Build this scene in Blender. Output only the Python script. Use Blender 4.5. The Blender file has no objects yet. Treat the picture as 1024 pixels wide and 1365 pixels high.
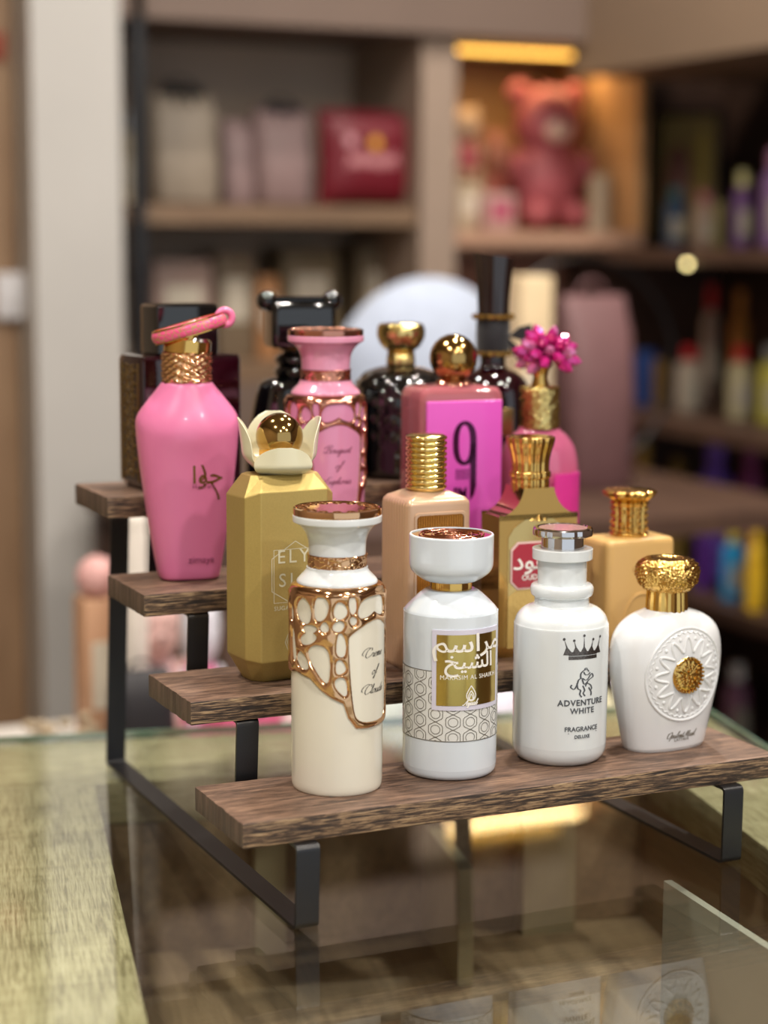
import bpy, bmesh, math, random
import numpy as np
from mathutils import Vector, noise, Matrix

C = bpy.context.scene
COL = C.collection
PI = math.pi
rnd = random.Random(7)

# ------------------------------------------------------------------ camera
cam_d = bpy.data.cameras.new('camera')
cam = bpy.data.objects.new('camera', cam_d); COL.objects.link(cam)
CAM = Vector((-0.38968, -1.0622, 0.42586)); YAW = 0.42978; PITCH = -0.14229; ROLL = 0.00516
fw = Vector((math.sin(YAW)*math.cos(PITCH), math.cos(YAW)*math.cos(PITCH), math.sin(PITCH)))
rt = Vector((math.cos(YAW), -math.sin(YAW), 0)); up = rt.cross(fw)
r2 = rt*math.cos(ROLL) + up*math.sin(ROLL); u2 = -rt*math.sin(ROLL) + up*math.cos(ROLL)
M = Matrix((r2, u2, -fw)).transposed().to_4x4(); M.translation = CAM
cam.matrix_world = M
cam_d.sensor_fit = 'AUTO'; cam_d.sensor_width = 36.0
cam_d.lens = 2535.9/1365*36
cam_d.clip_start = 0.05
cam_d.dof.use_dof = True
cam_d.dof.focus_distance = 1.27
cam_d.dof.aperture_fstop = 3.1
C.camera = cam

# ------------------------------------------------------------------ render look, world
C.view_settings.view_transform = 'Standard'
C.view_settings.look = 'None'
C.view_settings.gamma = 1.0
C.view_settings.use_curve_mapping = False
C.view_settings.exposure = -0.35
C.cycles.use_denoising = True
C.cycles.max_bounces = 9
C.cycles.transparent_max_bounces = 16
C.cycles.caustics_reflective = False
C.cycles.caustics_refractive = False
C.cycles.sample_clamp_indirect = 6.0

W = bpy.data.worlds.new('world'); C.world = W
W.use_nodes = True
WORLD_STRENGTH = 1.15
W.node_tree.nodes['Background'].inputs[0].default_value = (0.86, 0.93, 1.0, 1)
W.node_tree.nodes['Background'].inputs[1].default_value = WORLD_STRENGTH

LAMP_POWER = 26.0
LAMP_COLOR = (1.0, 0.92, 0.83)
# shop ceiling lamps: x, y; last few added to brighten the shelves
LAMPS = [(-0.9, -0.7), (0.3, -1.3), (1.2, -0.5), (-0.5, 0.55), (0.45, 0.3), (1.35, 0.75), (1.1, 1.4), (0.9, -2.1), (-0.5, -2.3)]
SPOT_POWER = 26.0

# ------------------------------------------------------------------ materials
def lin(h):
    h = h.lstrip('#'); out = []
    for i in (0, 2, 4):
        v = int(h[i:i+2], 16)/255
        out.append(v/12.92 if v <= 0.04045 else ((v+0.055)/1.055)**2.4)
    return (*out, 1.0)

MATS = {}
def mat(name, col, rough=0.5, metal=0.0, coat=0.0, trans=0.0, ior=1.45, emit=None, estr=0.0,
        var=0.0, vscale=40, bump=0.0, bscale=200, sheen=0.0, spec=0.5, sss=0.0):
    if name in MATS: return MATS[name]
    m = bpy.data.materials.new(name); m.use_nodes = True
    nt = m.node_tree; b = nt.nodes['Principled BSDF']
    b.inputs['Base Color'].default_value = lin(col)
    b.inputs['Roughness'].default_value = rough
    b.inputs['Metallic'].default_value = metal
    b.inputs['Coat Weight'].default_value = coat
    b.inputs['Coat Roughness'].default_value = 0.04
    b.inputs['Transmission Weight'].default_value = trans
    b.inputs['IOR'].default_value = ior
    b.inputs['Sheen Weight'].default_value = sheen
    b.inputs['Specular IOR Level'].default_value = spec
    if emit:
        b.inputs['Emission Color'].default_value = lin(emit); b.inputs['Emission Strength'].default_value = estr
    tc = nt.nodes.new('ShaderNodeTexCoord')
    nz = nt.nodes.new('ShaderNodeTexNoise'); nz.inputs['Scale'].default_value = vscale
    nz.inputs['Detail'].default_value = 3
    nt.links.new(tc.outputs['Object'], nz.inputs['Vector'])
    mx = nt.nodes.new('ShaderNodeMix'); mx.data_type = 'RGBA'; mx.blend_type = 'MULTIPLY'
    mx.inputs[6].default_value = lin(col)
    cr = nt.nodes.new('ShaderNodeValToRGB')
    v = var if var else 0.03
    cr.color_ramp.elements[0].position = 0.35; cr.color_ramp.elements[1].position = 0.65
    cr.color_ramp.elements[0].color = (1-v, 1-v, 1-v, 1); cr.color_ramp.elements[1].color = (1, 1, 1, 1)
    nt.links.new(nz.outputs['Fac'], cr.inputs['Fac'])
    nt.links.new(cr.outputs['Color'], mx.inputs[7]); mx.inputs[0].default_value = 1.0
    nt.links.new(mx.outputs[2], b.inputs['Base Color'])
    if bump:
        n2 = nt.nodes.new('ShaderNodeTexNoise'); n2.inputs['Scale'].default_value = bscale
        n2.inputs['Detail'].default_value = 4
        nt.links.new(tc.outputs['Object'], n2.inputs['Vector'])
        bp = nt.nodes.new('ShaderNodeBump'); bp.inputs['Strength'].default_value = bump
        bp.inputs['Distance'].default_value = 0.001
        nt.links.new(n2.outputs['Fac'], bp.inputs['Height'])
        nt.links.new(bp.outputs['Normal'], b.inputs['Normal'])
    MATS[name] = m
    return m

def glass_sheet(name, tint='#e6f2ea', ior=1.5):
    m = bpy.data.materials.new(name); m.use_nodes = True
    nt = m.node_tree; nt.nodes.remove(nt.nodes['Principled BSDF'])
    out = nt.nodes['Material Output']
    t = nt.nodes.new('ShaderNodeBsdfTransparent'); t.inputs[0].default_value = lin(tint)
    g = nt.nodes.new('ShaderNodeBsdfGlossy'); g.inputs['Roughness'].default_value = 0.02
    g.inputs[0].default_value = (1, 1, 1, 1)
    f = nt.nodes.new('ShaderNodeFresnel')
    # same index seen from either face of the pane
    ge = nt.nodes.new('ShaderNodeNewGeometry'); mr = nt.nodes.new('ShaderNodeMapRange')
    mr.inputs['To Min'].default_value = ior; mr.inputs['To Max'].default_value = 1/ior
    nt.links.new(ge.outputs['Backfacing'], mr.inputs['Value']); nt.links.new(mr.outputs[0], f.inputs[0])
    mx = nt.nodes.new('ShaderNodeMixShader')
    nt.links.new(f.outputs[0], mx.inputs[0]); nt.links.new(t.outputs[0], mx.inputs[1]); nt.links.new(g.outputs[0], mx.inputs[2])
    nt.links.new(mx.outputs[0], out.inputs[0])
    return m

def wood(name, ramp, axis='X', scale=1.0, rough=0.55, bump=0.5, stretch=14, fine=260, saw=0.0, bdist=0.0006, contrast=1.0, low=0.38):
    """wood with grain along one axis of the object"""
    m = bpy.data.materials.new(name); m.use_nodes = True
    nt = m.node_tree; N = nt.nodes; L = nt.links; b = N['Principled BSDF']
    tc = N.new('ShaderNodeTexCoord'); mp = N.new('ShaderNodeMapping')
    s = [scale*1.0]*3; s['XYZ'.index(axis)] = scale/stretch
    mp.inputs['Scale'].default_value = s
    L.new(tc.outputs['Object'], mp.inputs['Vector'])
    n1 = N.new('ShaderNodeTexNoise'); n1.inputs['Scale'].default_value = fine; n1.inputs['Detail'].default_value = 6
    n1.inputs['Roughness'].default_value = 0.6; n1.inputs['Distortion'].default_value = 0.6
    L.new(mp.outputs[0], n1.inputs['Vector'])
    n2 = N.new('ShaderNodeTexNoise'); n2.inputs['Scale'].default_value = fine*0.16; n2.inputs['Detail'].default_value = 4
    n2.inputs['Distortion'].default_value = 1.0
    L.new(mp.outputs[0], n2.inputs['Vector'])
    ad = N.new('ShaderNodeMath'); ad.operation = 'MULTIPLY_ADD'; ad.inputs[1].default_value = 1-low
    L.new(n1.outputs['Fac'], ad.inputs[0])
    m2 = N.new('ShaderNodeMath'); m2.operation = 'MULTIPLY'; m2.inputs[1].default_value = low
    L.new(n2.outputs['Fac'], m2.inputs[0]); L.new(m2.outputs[0], ad.inputs[2])
    src = ad.outputs[0]
    if saw:
        mp2 = N.new('ShaderNodeMapping'); s2 = [scale/10]*3; s2['XYZ'.index(axis)] = scale*1.2
        mp2.inputs['Scale'].default_value = s2; L.new(tc.outputs['Object'], mp2.inputs['Vector'])
        n3 = N.new('ShaderNodeTexNoise'); n3.inputs['Scale'].default_value = 70; n3.inputs['Detail'].default_value = 3
        L.new(mp2.outputs[0], n3.inputs['Vector'])
        a3 = N.new('ShaderNodeMath'); a3.operation = 'MULTIPLY_ADD'; a3.inputs[1].default_value = saw
        L.new(n3.outputs['Fac'], a3.inputs[0]); L.new(src, a3.inputs[2])
        a4 = N.new('ShaderNodeMath'); a4.operation = 'SUBTRACT'; a4.inputs[1].default_value = saw*0.5
        L.new(a3.outputs[0], a4.inputs[0]); src = a4.outputs[0]
    cr = N.new('ShaderNodeValToRGB'); el = cr.color_ramp.elements
    while len(el) < len(ramp): el.new(0.5)
    for e, (p, c) in zip(el, ramp):
        e.position = 0.5+(p-0.5)/contrast; e.color = lin(c)
    L.new(src, cr.inputs['Fac']); L.new(cr.outputs['Color'], b.inputs['Base Color'])
    bp = N.new('ShaderNodeBump'); bp.inputs['Strength'].default_value = bump; bp.inputs['Distance'].default_value = bdist
    L.new(src, bp.inputs['Height']); L.new(bp.outputs['Normal'], b.inputs['Normal'])
    b.inputs['Roughness'].default_value = rough
    return m

# ------------------------------------------------------------------ mesh helpers
def build(name, verts, faces, m, parent=None, smooth=True, sharp=35, loc=None, mats=None, fm=None):
    me = bpy.data.meshes.new(name)
    me.from_pydata([tuple(map(float, v)) for v in verts], [], faces)
    me.validate(); me.update()
    bm = bmesh.new(); bm.from_mesh(me); bmesh.ops.recalc_face_normals(bm, faces=bm.faces); bm.to_mesh(me); bm.free()
    if smooth:
        me.shade_smooth(); me.set_sharp_from_angle(angle=math.radians(sharp))
    o = bpy.data.objects.new(name, me); COL.objects.link(o)
    me.materials.append(m)
    if mats:
        for k in mats: me.materials.append(k)
        for f, i in enumerate(fm): me.polygons[f].material_index = i
    if parent is not None: o.parent = parent
    if loc is not None: o.location = loc
    return o

class G:
    """collects shapes into one mesh"""
    def __init__(s): s.v = []; s.f = []
    def add(s, v, f):
        n = len(s.v); s.v += [tuple(p) for p in v]; s.f += [tuple(i+n for i in q) for q in f]; return s
    def box(s, c, d, rz=0, bev=0.0, tilt=None):
        x, y, z = (k/2 for k in d)
        if bev <= 0:
            v = [(a*x, b*y, e*z) for a in (-1, 1) for b in (-1, 1) for e in (-1, 1)]
            f = [(0, 1, 3, 2), (4, 6, 7, 5), (0, 4, 5, 1), (2, 3, 7, 6), (0, 2, 6, 4), (1, 5, 7, 3)]
        else:
            bm = bmesh.new(); bmesh.ops.create_cube(bm, size=1)
            for q in bm.verts: q.co = Vector((q.co.x*d[0], q.co.y*d[1], q.co.z*d[2]))
            bmesh.ops.bevel(bm, geom=list(bm.edges), offset=bev, segments=3, profile=0.5, affect='EDGES')
            bm.verts.index_update()
            v = [tuple(q.co) for q in bm.verts]; f = [tuple(q.index for q in p.verts) for p in bm.faces]; bm.free()
        if tilt: v = [tuple(tilt @ Vector(p)) for p in v]
        cz, sz = math.cos(rz), math.sin(rz)
        v = [(c[0]+p[0]*cz-p[1]*sz, c[1]+p[0]*sz+p[1]*cz, c[2]+p[2]) for p in v]
        return s.add(v, f)
    def lathe(s, prof, n=64, c=(0, 0, 0), rot=None, disp=None, sx=1.0, sy=1.0, capb=True, capt=True):
        v = []; f = []
        for (r, z) in prof:
            for k in range(n):
                a = 2*PI*k/n; rr = max(r, 1e-6)
                if disp: rr += disp(a, z, r)
                p = Vector((math.sin(a)*rr*sx, -math.cos(a)*rr*sy, z))
                if rot: p = rot @ p
                v.append((p[0]+c[0], p[1]+c[1], p[2]+c[2]))
        m = len(prof)
        for i in range(m-1):
            for k in range(n):
                a = i*n+k; b = i*n+(k+1) % n
                f.append((a, b, b+n, a+n))
        if capb and prof[0][0] > 1e-5: f.append(tuple(range(n))[::-1])
        if capt and prof[-1][0] > 1e-5: f.append(tuple(range((m-1)*n, m*n)))
        return s.add(v, f)
    def tube(s, pts, r, n=10, closed=False, flat=None):
        P = [Vector(p) for p in pts]; m = len(P); v = []; f = []
        prev = None
        for i, p in enumerate(P):
            if closed: t = P[(i+1) % m]-P[i-1]
            else: t = P[min(i+1, m-1)]-P[max(i-1, 0)]
            t.normalize()
            if prev is None:
                a = Vector((0, 0, 1)) if abs(t.z) < .9 else Vector((1, 0, 0)); a = (a-t*a.dot(t)).normalized()
            else: a = (prev-t*prev.dot(t)).normalized()
            prev = a; b = t.cross(a)
            rr = r(i/(m-1)) if callable(r) else r
            for k in range(n):
                g = 2*PI*k/n
                v.append(tuple(p+a*(rr*math.cos(g)*(flat or 1))+b*(rr*math.sin(g))))
        for i in range(m if closed else m-1):
            j = (i+1) % m
            for k in range(n):
                f.append((i*n+k, i*n+(k+1) % n, j*n+(k+1) % n, j*n+k))
        if not closed:
            f.append(tuple(range(n))[::-1]); f.append(tuple(range((m-1)*n, m*n)))
        return s.add(v, f)
    def ball(s, c, r, n=20, sc=(1, 1, 1), rot=None, disp=None):
        k = n//2
        prof = [(math.sin(PI*i/k), -math.cos(PI*i/k)) for i in range(k+1)]
        v = []; f = []
        for (a, z) in prof:
            for j in range(n):
                g = 2*PI*j/n
                p = Vector((math.sin(g)*a, -math.cos(g)*a, z))
                if disp: p = p*(1+disp(p))
                p = Vector((p.x*r*sc[0], p.y*r*sc[1], p.z*r*sc[2]))
                if rot: p = rot @ p
                v.append((p[0]+c[0], p[1]+c[1], p[2]+c[2]))
        for i in range(k):
            for j in range(n):
                f.append((i*n+j, i*n+(j+1) % n, (i+1)*n+(j+1) % n, (i+1)*n+j))
        return s.add(v, f)
    def loft(s, rings, capb=True, capt=True):
        n = len(rings[0]); v = [p for r in rings for p in r]; f = []
        for i in range(len(rings)-1):
            for k in range(n):
                a = i*n+k; b = i*n+(k+1) % n
                f.append((a, b, b+n, a+n))
        if capb: f.append(tuple(range(n))[::-1])
        if capt: f.append(tuple(range((len(rings)-1)*n, len(rings)*n)))
        return s.add(v, f)
    def prism(s, poly, y0, y1):
        """polygon in the XZ plane given thickness along Y"""
        n = len(poly)
        v = [(x, y0, z) for x, z in poly]+[(x, y1, z) for x, z in poly]
        f = [tuple(range(n)), tuple(range(n, 2*n))[::-1]]+[(i, (i+1) % n, n+(i+1) % n, n+i) for i in range(n)]
        return s.add(v, f)
    def map(s, fn): s.v = [tuple(fn(p)) for p in s.v]; return s
    def out(s, name, m, parent=None, **k): return build(name, s.v, s.f, m, parent, **k)

def thing(name, label, cat, loc=(0, 0, 0), rz=0, group=None):
    o = bpy.data.objects.new(name, None); COL.objects.link(o)
    o.empty_display_size = 0.02
    o.location = loc; o.rotation_euler = (0, 0, rz); o['label'] = label; o['category'] = cat
    if group: o['group'] = group
    return o
def tag(o, label, cat, group=None):
    o['label'] = label; o['category'] = cat
    if group: o['group'] = group
    return o
def struct(o): o['kind'] = 'structure'; return o

def rrect(w, d, r, n=6, z=0.0):
    """rounded rectangle ring"""
    out = []
    for cx, cy, a0 in ((w/2-r, -d/2+r, -PI/2), (w/2-r, d/2-r, 0), (-w/2+r, d/2-r, PI/2), (-w/2+r, -d/2+r, PI)):
        for i in range(n+1):
            a = a0+PI/2*i/n; out.append((cx+r*math.cos(a), cy+r*math.sin(a), z))
    return out
def sellipse(a, b, p, n=72, z=0.0, zf=None):
    out = []
    for k in range(n):
        t = 2*PI*k/n; c, s_ = math.cos(t), math.sin(t)
        x = a*math.copysign(abs(s_)**(2/p), s_); y = -b*math.copysign(abs(c)**(2/p), c)
        out.append((x, y, z+(zf(t) if zf else 0)))
    return out
def smooth_prof(pts, k=5):
    """catmull-rom through profile points; a repeated point keeps a hard corner"""
    out = []
    segs = []; cur = [pts[0]]
    for p in pts[1:]:
        if p == cur[-1]: segs.append(cur); cur = [p]
        else: cur.append(p)
    segs.append(cur)
    for sgm in segs:
        if len(sgm) == 1: continue
        for i in range(len(sgm)-1):
            p0 = sgm[max(i-1, 0)]; p1 = sgm[i]; p2 = sgm[i+1]; p3 = sgm[min(i+2, len(sgm)-1)]
            kk = k if len(sgm) > 2 else 1
            for j in range(kk):
                t = j/kk
                out.append(tuple(0.5*((2*p1[c])+(-p0[c]+p2[c])*t+(2*p0[c]-5*p1[c]+4*p2[c]-p3[c])*t*t+(-p0[c]+3*p1[c]-3*p2[c]+p3[c])*t**3) for c in (0, 1)))
        out.append(sgm[-1])
    lo_, hi_ = min(p[1] for p in pts), max(p[1] for p in pts)
    return [(a, min(hi_, max(lo_, b))) for a, b in out]

# ------------------------------------------------------------------ lettering
def cyl_map(phi0, R, zc):
    def f(x, y, z):
        a = phi0+x/R
        return (math.sin(a)*(R+z), -math.cos(a)*(R+z), zc+y)
    return f
def flat_map(x0, yf, zc):
    return lambda x, y, z: (x0+x, yf-z, zc+y)
def text_mesh(body, size, fn, off=0.00012, ex=0.0001, space=1.0, sx=1.0, bold=0.0, shear=0.0):
    cu = bpy.data.curves.new('lettering', 'FONT'); cu.body = body; cu.size = size
    cu.align_x = 'CENTER'; cu.align_y = 'CENTER'; cu.extrude = ex; cu.space_character = space
    cu.offset = bold; cu.shear = shear; cu.resolution_u = 3
    o = bpy.data.objects.new('lettering', cu); COL.objects.link(o)
    bpy.context.view_layer.update()
    dg = bpy.context.evaluated_depsgraph_get()
    me = o.evaluated_get(dg).to_mesh()
    vs = [fn(v.co.x*sx, v.co.y, v.co.z+ex+off) for v in me.vertices]
    fs = [tuple(p.vertices) for p in me.polygons]
    o.evaluated_get(dg).to_mesh_clear()
    bpy.data.objects.remove(o); bpy.data.curves.remove(cu)
    return vs, fs
GL = {
 'C': (1.75, [[(1.55,1.6),(1.5,2.1),(1.0,2.2),(.45,1.8),(.2,1.0),(.4,.2),(.95,-.05),(1.7,.4)], [(1.0,2.2),(.2,2.35),(-.6,1.8),(-.75,.9),(-.3,.6)]]),
 'r': (.95, [[(0,.3),(.3,1),(.5,.85),(.75,.9),(.65,.3),(.8,0),(1.05,.3)]]),
 'e': (.85, [[(0,.3),(.5,.55),(.6,.9),(.35,1),(.15,.6),(.25,.1),(.6,0),(.9,.3)]]),
 'm': (1.35, [[(0,.5),(.25,1),(.3,0),(.3,.6),(.6,1),(.65,0),(.65,.6),(.95,1),(1.0,.1),(1.2,.05),(1.4,.3)]]),
 'o': (.9, [[(.5,1),(.1,.7),(.15,.1),(.5,0),(.8,.5),(.6,1),(.4,.9),(.95,.8)]]),
 'f': (.7, [[(.2,.2),(.6,1.2),(.8,2.1),(.6,2.3),(.4,1.4),(.2,-.8),(0,-1),(-.05,-.6),(.4,.1),(.7,.4)]]),
 'l': (.6, [[(0,.3),(.4,1.2),(.55,2),(.4,2.2),(.25,1.5),(.2,.3),(.4,0),(.65,.3)]]),
 'u': (1.05, [[(0,.5),(.2,1),(.2,.2),(.4,0),(.7,.4),(.8,1),(.75,.2),(.9,0),(1.1,.3)]]),
 'd': (1.05, [[(.7,.9),(.3,1),(.1,.4),(.3,0),(.65,.4),(1.0,2.1),(.75,.8),(.75,.1),(.95,0),(1.1,.3)]]),
 's': (.75, [[(0,.2),(.4,1.05),(.55,.5),(.4,0),(.1,.1),(.5,.1),(.8,.3)]]),
 'q': (.9, [[(.7,.9),(.3,1),(.1,.4),(.3,0),(.7,.8),(.6,-1),(.4,-.7),(.9,.3)]]),
 't': (.6, [[(0,.3),(.35,1.8),(.25,.3),(.4,0),(.65,.3)], [(.05,1.3),(.65,1.35)]]),
 'B': (1.3, [[(.3,0),(.5,2.1)], [(-.5,1.2),(-.1,2.0),(.8,2.3),(1.2,1.9),(.9,1.3),(.5,1.1),(1.2,.9),(1.1,.1),(.3,0),(-.5,.5)]]),
 'E': (1.3, [[(1.3,1.9),(.9,2.2),(.4,1.7),(.8,1.15),(.3,1.0),(.0,.4),(.5,-.05),(1.3,.5)], [(.4,1.1),(-.6,1.3),(-.8,.5),(-.2,.1)]]),
 'p': (.9, [[(0,.5),(.25,1),(.0,-.9),(.3,.8),(.6,1),(.75,.4),(.5,0),(.2,.1),(.9,.3)]]),
 'h': (.95, [[(0,.3),(.45,1.5),(.5,2.2),(.25,1.4),(.1,0),(.3,.8),(.55,1),(.55,.1),(.75,0),(.95,.3)]]),
 'i': (.5, [[(0,.3),(.2,1),(.15,.2),(.3,0),(.55,.3)], [(.25,1.4),(.3,1.5)]]),
 'a': (1.05, [[(.7,.9),(.3,1),(.1,.4),(.3,0),(.65,.5),(.75,1),(.7,.1),(.9,0),(1.1,.3)]]),
 'n': (1.0, [[(0,.5),(.25,1),(.3,0),(.3,.6),(.6,1),(.65,.1),(.85,0),(1.05,.3)]]),
 'M': (1.9, [[(-.5,.5),(-.2,0),(.6,2.1),(.7,.1),(1.4,2.1),(1.4,.1),(1.6,0),(1.9,.3)]]),
 'k': (.9, [[(0,.3),(.45,1.5),(.5,2.2),(.25,1.4),(.1,0),(.2,.5),(.6,1),(.25,.6),(.7,0),(.95,.3)]]),
 'O': (1.5, [[(.9,2.1),(.3,1.8),(0,.9),(.4,0),(1.1,.2),(1.4,1.2),(1.0,2.1),(.5,1.9),(-.3,1.5)]]),
 'A': (1.5, [[(-.3,.3),(0,0),(.5,.8),(1.1,2.2),(1.1,.2),(1.3,0),(1.6,.3)], [(.3,.8),(1.2,.9)]]),
 'y': (1.0, [[(0,.5),(.2,1),(.2,.2),(.4,0),(.8,1),(.6,-.8),(.3,-.9),(.5,-.2),(1.0,.3)]]),
 'j': (.6, [[(0,.5),(.3,1),(.2,-.7),(0,-.9),(0,-.4),(.6,.3)]]),
 'b': (.9, [[(0,.3),(.4,1.6),(.4,2.2),(.2,1.4),(.1,.1),(.5,0),(.7,.6),(.4,.9),(.9,.8)]]),
 'z': (.8, [[(0,.9),(.6,1),(.1,.1),(.5,0),(.6,.3),(.9,.2)]]),
 'g': (1.0, [[(.7,.9),(.3,1),(.1,.4),(.3,0),(.7,.8),(.6,-.8),(.2,-.9),(.3,-.3),(1.0,.3)]]),
}
def cr(pts, k=5):
    return smooth_prof([tuple(p) for p in pts], k)
def ribbon(g, pts, w, fn, z=0.00015, pen=True, k=5, closed=False):
    P = cr(pts, k) if k > 1 else list(pts)
    n = len(P); v = []; f = []
    for i, p in enumerate(P):
        a = P[(i-1) % n] if closed else P[max(i-1, 0)]; b = P[(i+1) % n] if closed else P[min(i+1, n-1)]
        dx, dy = b[0]-a[0], b[1]-a[1]; l = math.hypot(dx, dy) or 1
        nx, ny = -dy/l, dx/l
        ww = w*(0.45+0.9*max(0, abs(dy/l))**1.5) if pen else w
        v.append(fn(p[0]+nx*ww/2, p[1]+ny*ww/2, z)); v.append(fn(p[0]-nx*ww/2, p[1]-ny*ww/2, z))
    for i in range(n if closed else n-1):
        j = (i+1) % n
        f.append((2*i, 2*i+1, 2*j+1, 2*j))
    g.add(v, f)
def script_word(g, word, xh, fn, shear=0.42, w=None, cx=0.0, cy=0.0, sx=1.0):
    w = w or xh*0.17
    tot = sum(GL[c][0] if c != ' ' else .6 for c in word)
    x = -tot/2
    for c in word:
        if c == ' ': x += .6; continue
        adv, st = GL[c]
        for s_ in st:
            ribbon(g, [((px+x+py*shear-.3)*xh*sx+cx, py*xh+cy) for px, py in s_], w, fn)
        x += adv
def shape(g, poly, fn, z=0.0002, sub=1):
    """flat polygon (fan) laid on a mapped surface"""
    cx = sum(p[0] for p in poly)/len(poly); cy = sum(p[1] for p in poly)/len(poly)
    n = len(poly); K_ = 6; v = []
    for j in range(1, K_+1):
        for (xa, ya), (xb, yb) in zip(poly, poly[1:]+poly[:1]):
            for q in range(4):
                x = xa+(xb-xa)*q/4; y = ya+(yb-ya)*q/4
                v.append(fn(cx+(x-cx)*j/K_, cy+(y-cy)*j/K_, z))
    m = n*4; f = [tuple(range(m))]
    for j in range(K_-1):
        for k in range(m): f.append((j*m+k, j*m+(k+1) % m, (j+1)*m+(k+1) % m, (j+1)*m+k))
    g.add(v, f)

# ------------------------------------------------------------------ shared materials
GOLD = mat('polished_gold', '#dfb667', 0.13, 1.0)
PALEGOLD = mat('pale_gold', '#e6cd86', 0.16, 1.0)
ROSE = mat('rose_gold', '#e2b488', 0.09, 1.0, bump=0.05, bscale=300)
COPPER = mat('copper_rose', '#c98d78', 0.15, 1.0, bump=0.15, bscale=300)
CHROME = mat('chrome', '#d8d6d8', 0.08, 1.0)
BLACKMETAL = mat('black_powder_coat', '#09090d', 0.34, 0.0, bump=0.08, bscale=900, spec=0.7)
WOOD_D = [(0.30, '#2c211b'), (0.42, '#4b3a30'), (0.50, '#6a5344'), (0.58, '#806553'), (0.72, '#a0836a')]
PLANKTOP = wood('walnut_top', WOOD_D, 'X', 1.0, 0.5, 0.6, 14, 800, bdist=0.0004, contrast=1.1, low=0.3)
PLANKEDGE = wood('walnut_edge', [(0.34, '#1c1512'), (0.46, '#3f3026'), (0.51, '#614d3c'), (0.57, '#8d7358'), (0.70, '#b09673')], 'X', 1.0, 0.55, 0.9, 20, 900, bdist=0.0007, contrast=1.5, low=0.22)
PLANKEND = wood('walnut_end', [(0.3, '#352820'), (0.5, '#54443a'), (0.7, '#776152')], 'Z', 1.0, 0.6, 0.8, 10, 260, bdist=0.001, contrast=1.1)
OAK_RAMP = [(0.34, '#7b7155'), (0.44, '#9c9172'), (0.50, '#b3a887'), (0.56, '#c2b797'), (0.68, '#d2c8ab')]
OAK_Y = wood('oak_laminate_side', OAK_RAMP, 'Y', 1.0, 0.45, 0.35, 20, 620, saw=0.22, bdist=0.0003, low=0.2)
OAK_X = wood('oak_laminate_rear', OAK_RAMP, 'X', 1.0, 0.45, 0.35, 20, 620, saw=0.15, bdist=0.0003, low=0.2)
INNER = wood('brown_laminate', [(0.3, '#7c6550'), (0.5, '#987e64'), (0.7, '#b1967a')], 'Y', 1.0, 0.5, 0.2, 14, 110, bdist=0.0003)

# ------------------------------------------------------------------ the room
WALL = mat('warm_plaster', '#a2917d', 0.8, var=0.08, vscale=3)
CEIL = mat('ceiling_paint', '#b9ab9a', 0.85, var=0.05, vscale=2)
FLOOR = mat('floor_tile', '#7b6a58', 0.35, var=0.15, vscale=3)
struct(G().box((0.3, -0.3, -0.96), (4.6, 6.0, 0.1)).out('floor', FLOOR, smooth=False))
struct(G().box((0.3, -0.3, 1.95), (4.6, 6.0, 0.1)).out('ceiling', CEIL, smooth=False))
struct(G().box((0.3, 2.76, 0.5), (4.6, 0.1, 3.0)).out('wall_back', WALL, smooth=False))
struct(G().box((-2.0, -0.3, 0.5), (0.1, 6.0, 3.0)).out('wall_left', WALL, smooth=False))
struct(G().box((2.6, -0.3, 0.5), (0.1, 6.0, 3.0)).out('wall_right', mat('wall_dark', '#5d4a3c', 0.7, var=0.2, vscale=4), smooth=False))

LAMPGLOW = mat('lamp_diffuser', '#fff1dc', 0.5, emit='#ffe9cc', estr=14.0)
for i, (x, y) in enumerate(LAMPS):
    t = thing('ceiling_light', 'round recessed downlight in the shop ceiling above the counter, some added to brighten the shelves', 'ceiling light', (x, y, 1.9), 0, 'recessed downlights')
    G().lathe([(0.062, 0.0), (0.062, -0.012), (0.05, -0.012), (0.05, -0.002)], 40, capb=False, capt=False).out('trim_ring', CHROME, t)
    G().lathe([(0.0, -0.006), (0.05, -0.006)], 32, capb=False, capt=False).out('diffuser', LAMPGLOW, t)
    ld = bpy.data.lights.new('lamp', 'AREA'); ld.shape = 'DISK'; ld.size = 0.1; ld.energy = LAMP_POWER; ld.color = LAMP_COLOR
    lo = bpy.data.objects.new('lamp', ld); COL.objects.link(lo); lo.parent = t; lo.location = (0, 0, -0.015)

# ------------------------------------------------------------------ glass counter
CA = math.radians(-12.5)
e1 = Vector((math.cos(CA), math.sin(CA), 0)); e2 = Vector((-math.sin(CA), math.cos(CA), 0))
counter = thing('display_counter', 'glass-topped shop counter with a pale oak frame under the wooden bottle stand', 'counter', (0, 0, -0.9), CA)
U0, U1, UL, UR = -0.066, 0.397, -0.52, 0.497      # opening and outer edges
V1, VR, V0 = 0.370, 0.502, -0.62
H = 0.9
GT = 0.006
def cb(name, m, u0, u1, v0, v1, z0, z1, **k):
    # each board is its own mesh with its origin in the middle, so the grain runs with the board
    return G().box((0, 0, 0), (u1-u0, v1-v0, z1-z0), bev=k.pop('bev', 0.0)).out(name, m, counter, loc=((u0+u1)/2, (v0+v1)/2, (z0+z1)/2+H), **k)
zf = -GT
cb('side_rail', OAK_Y, UL, U0, V0, V1, zf-0.035, zf-0.0002, sharp=30, bev=0.0008)
cb('side_rail', OAK_Y, U1, UR, V0, V1, zf-0.035, zf-0.0002, sharp=30, bev=0.0008)
cb('rear_rail', OAK_X, UL, UR, V1, VR, zf-0.035, zf-0.0002, sharp=30, bev=0.0008)
cb('back_panel', INNER, U0-0.01, U1+0.01, V1-0.001, V1+0.02, -0.895, zf-0.036, smooth=False)
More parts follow.
